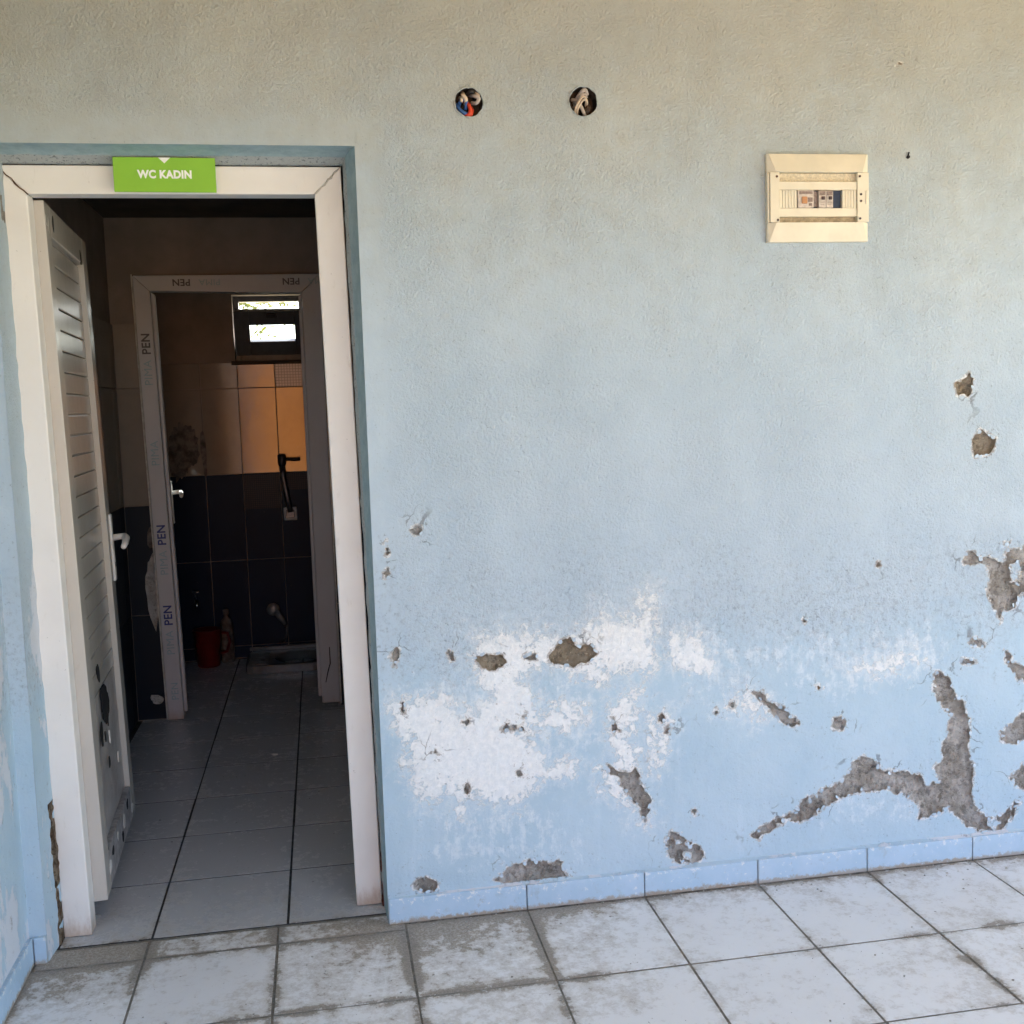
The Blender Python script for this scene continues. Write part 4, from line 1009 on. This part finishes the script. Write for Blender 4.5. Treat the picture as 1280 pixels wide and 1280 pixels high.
# ------------------------------------------------------------------ wall fittings: two open socket holes, nail, consumer unit
def socket_hole(label, centre, r, wires, dust):
    hx_, hz_ = centre; T_ = thing('socket_hole', label, 'socket hole', (hx_, .0, hz_)); of = (hx_, 0, hz_)
    MB().lathe([(r+.0005, .0005), (r*.97, .006), (r*.95, .044), (0, .045)], (hx_, 0, hz_), 28, 'y').build('back_box', 'box_in', T_, off=of)
    vs = []; n = 40
    rim = []
    for k in range(n):
        a = 2*math.pi*k/n; rr = r*(1.0+.012*math.sin(5*a+hx_*7)); rim.append((hx_+math.cos(a)*rr, -.001+.002*math.sin(9*a), hz_+math.sin(a)*rr))
    MB().tube(rim+[rim[0]], [.0022*random.uniform(.5, 1.3) for _ in range(n+1)], 5, False).build('chipped_rim', 'side', T_, off=of)
    for pts, rad, mt in wires:
        P3 = [Vector((hx_+a*r, b, hz_+c*r)) for a, b, c in pts]; out = []
        for i in range(len(P3)-1):        # Catmull-Rom
            p0, p1, p2, p3 = P3[max(i-1,0)], P3[i], P3[i+1], P3[min(i+2, len(P3)-1)]
            for s in range(5):
                t_ = s/5; out.append(.5*((2*p1)+(-p0+p2)*t_+(2*p0-5*p1+4*p2-p3)*t_*t_+(-p0+3*p1-3*p2+p3)*t_**3))
        out.append(P3[-1]); MB().tube(out, rad, 8).build('wire', mt, T_, smooth=True, off=of)
    return T_
socket_hole('round open socket hole with red and blue wires high on the wall', HOLES[0][0], HOLES[0][1], [
    ([(-.5,.04,.2),(-.75,.016,-.1),(-.55,.006,-.5),(-.1,.006,-.75),(.2,.02,-.4)], .0048, 'wire_blue'),
    ([(-.6,.03,-.1),(-.45,.010,.25),(-.15,.006,.1),(-.2,.014,-.4)], .0046, 'wire_blue'),
    ([(-.2,.03,.2),(.0,.006,-.1),(.1,.002,-.55),(-.1,.003,-.85),(-.4,.016,-.6)], .0052, 'wire_red'),
    ([(.3,.04,-.1),(.25,.010,-.45),(.1,.004,-.82),(-.2,.018,-.85)], .0048, 'wire_red'),
    ([(-.3,.03,.8),(-.35,.006,.5),(-.2,.003,.25),(-.15,.014,-.05)], .0055, 'wire_beige'),
    ([(-.5,.03,.5),(-.45,.008,.3),(-.5,.004,.05)], .0042, 'wire_beige'),
    ([(.2,.03,.7),(.45,.004,.45),(.7,.001,.3),(.55,.003,.0),(.3,.02,.1)], .0052, 'wire_grey'),
    ([(.4,.03,.9),(.6,.006,.6),(.75,.004,.45)], .0042, 'wire_beige'),
    ([(.5,.04,.5),(.4,.010,.7),(.15,.004,.75),(-.05,.02,.6)], .005, 'wire_black')], .3)
socket_hole('round open socket hole with looped beige wires nearest the fuse box', HOLES[1][0], HOLES[1][1], [
    ([(-.3,.035,-.85),(-.5,.010,-.45),(-.15,.002,.2),(.1,.001,.3),(.3,.006,.0),(.4,.03,-.3)], .0032, 'wire_beige'),
    ([(-.2,.035,-.9),(-.35,.010,-.5),(-.05,.002,.05),(.2,.002,.1),(.3,.02,-.2)], .0030, 'wire_beige'),
    ([(-.5,.03,-.2),(-.2,.006,.3),(.1,.003,.5),(.3,.008,.3)], .0034, 'wire_grey'),
    ([(-.4,.04,.1),(-.15,.010,.55),(.15,.004,.8),(.35,.010,.5)], .0055, 'wire_grey'),
    ([(-.6,.03,.3),(-.3,.014,.1),(-.1,.008,-.3),(.1,.010,-.7),(.3,.03,-.8)], .005, 'wire_grey'),
    ([(.1,.03,-.5),(.3,.008,-.6),(.45,.012,-.3),(.3,.03,.1)], .006, 'box_in')], .3)
nx_, nz_ = on_wall(1135, 195)
NL = thing('wall_plug', 'tiny black plug in the wall to the right of the fuse box', 'wall plug', (nx_, 0, nz_)); no = (nx_, 0, nz_)
MB().lathe([(.0,-.004),(.0045,-.004),(.005,.004)], (nx_, 0, nz_-.003), 10, 'y').build('plug', 'black', NL, off=no)
MB().tube([(nx_, -.001, nz_), (nx_+.001, -.004, nz_+.010)], .002, 6).build('fibre', 'black', NL, off=no)

EBX = (1.123, 1.4265); EBZ = (1.848, 2.0875)
EB = thing('fuse_box', 'cream surface mounted fuse box with breakers on the blue wall', 'fuse box', (1.275, 0, 1.848)); eo = (1.275, 0, 1.848)
ux_ = lambda p: EBX[0] + (p-190)/675*(EBX[1]-EBX[0]); uz_ = lambda p: EBZ[1]-(p-180)/585*(EBZ[1]-EBZ[0])
D = .034; DK = .62
def E(name, x0, x1, z0, z1, d0, d1, mat, parent=EB, bev=.001): return MB().box(ux_(x0), ux_(x1), -d1*DK, -d0*DK, uz_(z1), uz_(z0)).build(name, mat, parent, bev, off=eo)
def band(z0, z1, up):
    X0, X1, A, B = ux_(193), ux_(862), uz_(z0), uz_(z1); b = .021; i_ = .022
    if up: p = [(X0,-.006,B),(X1,-.006,B),(X1,.004,B),(X0,.004,B),(X0+.001,-.006,A),(X1-.001,-.006,A),(X1-.001,.004,A),(X0+.001,.004,A)]
    y_hi = -D*DK-.003
    lo = uz_(z1); hi = uz_(z0)
    if up:   # sloping face rises from the outer edge to the inner edge
        q_ = [(X0+i_,y_hi,lo),(X1-i_,y_hi,lo),(X1-.004,-.014,hi),(X0+.004,-.014,hi)]
        r_ = [(X0,-.009,lo),(X1,-.009,lo),(X1,-.009,hi),(X0,-.009,hi)]
    else:
        q_ = [(X0+.004,-.014,lo),(X1-.004,-.014,lo),(X1-i_,y_hi,hi),(X0+i_,y_hi,hi)]
        r_ = [(X0,-.009,lo),(X1,-.009,lo),(X1,-.009,hi),(X0,-.009,hi)]
    bk = [(v[0], .003, v[2]) for v in r_]
    vs = q_+r_+bk
    fs = [(0,1,2,3),(4,5,1,0),(5,6,2,1),(6,7,3,2),(7,4,0,3),(4,8,9,5),(5,9,10,6),(6,10,11,7),(7,11,8,4),(8,11,10,9)]
    return MB().add(vs, fs).build('cover_band', 'cream', EB, .0012, off=eo)
band(180, 303.5, True); band(636.5, 765, False)
E('base_box', 192, 858, 305, 635, -.003, .010, 'cream')
E('side_strip', 205, 266, 305, 635, .010, D, 'cream')
E('side_strip', 780, 856, 305, 635, .010, D, 'cream')
E('cover_edge', 191, 204, 305, 635, .008, D-.008, 'cream')
rough_slot = E('window_recess', 267, 779, 306, 364, .008, .013, 'cream_rough')
E('window_recess', 267, 779, 598, 634, .008, .013, 'cream_groove')
E('front_plate', 267, 779, 365, 419, .010, .028, 'cream'); E('front_plate', 267, 779, 541, 597, .010, .028, 'cream')
for x0 in list(range(270, 384, 19)) + list(range(684, 776, 19)):
    E('blanking_strip', x0, min(x0+17, 779), 420.5, 539.5, .010, .0268, 'cream', EB, .0012)
E('breaker_slot', 384, 683, 420.5, 539.5, .009, .013, 'navy')
br = E('breaker', 388, 492, 422, 538, .013, .030, 'breaker', EB, .0012)
E('toggle', 412, 446, 466, 512, .030, .037, 'orange', br); E('breaker_print', 452, 484, 470, 500, .030, .0305, 'breaker_print', br, 0); E('breaker_print', 396, 484, 430, 448, .030, .0305, 'breaker_print', br, 0)
E('test_button', 458, 480, 508, 526, .030, .033, 'breaker_print', br)
E('terminal', 494, 523, 428, 530, .012, .020, 'breaker_print', EB)
b2 = E('breaker', 526, 572, 424, 538, .013, .030, 'breaker'); b3 = E('breaker', 574.5, 620, 424, 538, .013, .030, 'breaker')
for b_, x0 in ((b2, 530), (b3, 578)):
    E('breaker_print', x0, x0+38, 428, 456, .030, .0312, 'breaker_print', b_, 0)
    E('toggle', x0+12, x0+31, 464, 486, .030, .039, 'screw', b_)
    E('breaker_print', x0+4, x0+34, 500, 503, .030, .0306, 'breaker_print', b_, 0); E('breaker_print', x0+4, x0+30, 514, 517, .030, .0306, 'breaker_print', b_, 0)
for (sx_, sz_) in ((248,333),(253,620),(795,330),(797,612),(803,450),(803,495)):
    MB().lathe([(0,-D*DK-.0015),(.0032,-D*DK-.0015),(.0038,-D*DK+.002)], (ux_(sx_), 0, uz_(sz_)), 12, 'y').build('screw', 'screw', EB, off=eo)
E('latch', 831, 853, 424, 518, .010, D+.004, 'cream', EB, .003)
EB.rotation_euler = (0, math.radians(-.1), 0)

# ------------------------------------------------------------------ tree behind the building, seen through the vent
TR = thing('tree', 'sunlit yellow green tree seen through the gap above the window sash', 'tree', (-1.62, 11, -.12)); to = (-1.62, 11, -.12)
MB().tube([(-1.62,11,-.12),(-1.57,11.05,1.2),(-1.67,11,2.4),(-1.55,11.1,3.6)], [.16,.13,.10,.05], 10).build('trunk', 'bark', TR, smooth=True, off=to)
for k in range(7):
    a = k*.9; z0 = 1.7+.22*k; MB().tube([(-1.62,11,z0),(-1.62+.35*math.cos(a),11+.6*math.sin(a),z0+.5),(-1.62+.55*math.cos(a),11+1.15*math.sin(a),z0+.8)], [.05,.035,.012], 7).build('branch', 'bark', TR, off=to)
vs = []; fs = []; r = random.Random(11)
clumps = [(r.gauss(0,.42), r.gauss(0,.5), 2.9+r.gauss(0,.5)) for _ in range(60)]
for i in range(7000):
    c_ = clumps[i % 60]; p = Vector((-1.62+c_[0]+r.gauss(0,.2), 11+c_[1]+r.gauss(0,.2), c_[2]+r.gauss(0,.17)))
    d1 = Vector((r.gauss(0,1), r.gauss(0,1), r.gauss(0,.6))).normalized(); d2 = d1.orthogonal().normalized(); L = r.uniform(.035,.06)
    b0 = len(vs); vs += [tuple(p-d1*L), tuple(p+d2*L*.45), tuple(p+d1*L), tuple(p-d2*L*.45)]; fs.append((b0, b0+1, b0+2, b0+3))
me = bpy.data.meshes.new('crown'); me.from_pydata([(v[0]-to[0], v[1]-to[1], v[2]-to[2]) for v in vs], [], fs); me.materials.append(M['leaf'])
cr = bpy.data.objects.new('crown', me); COL.objects.link(cr); cr.parent = TR
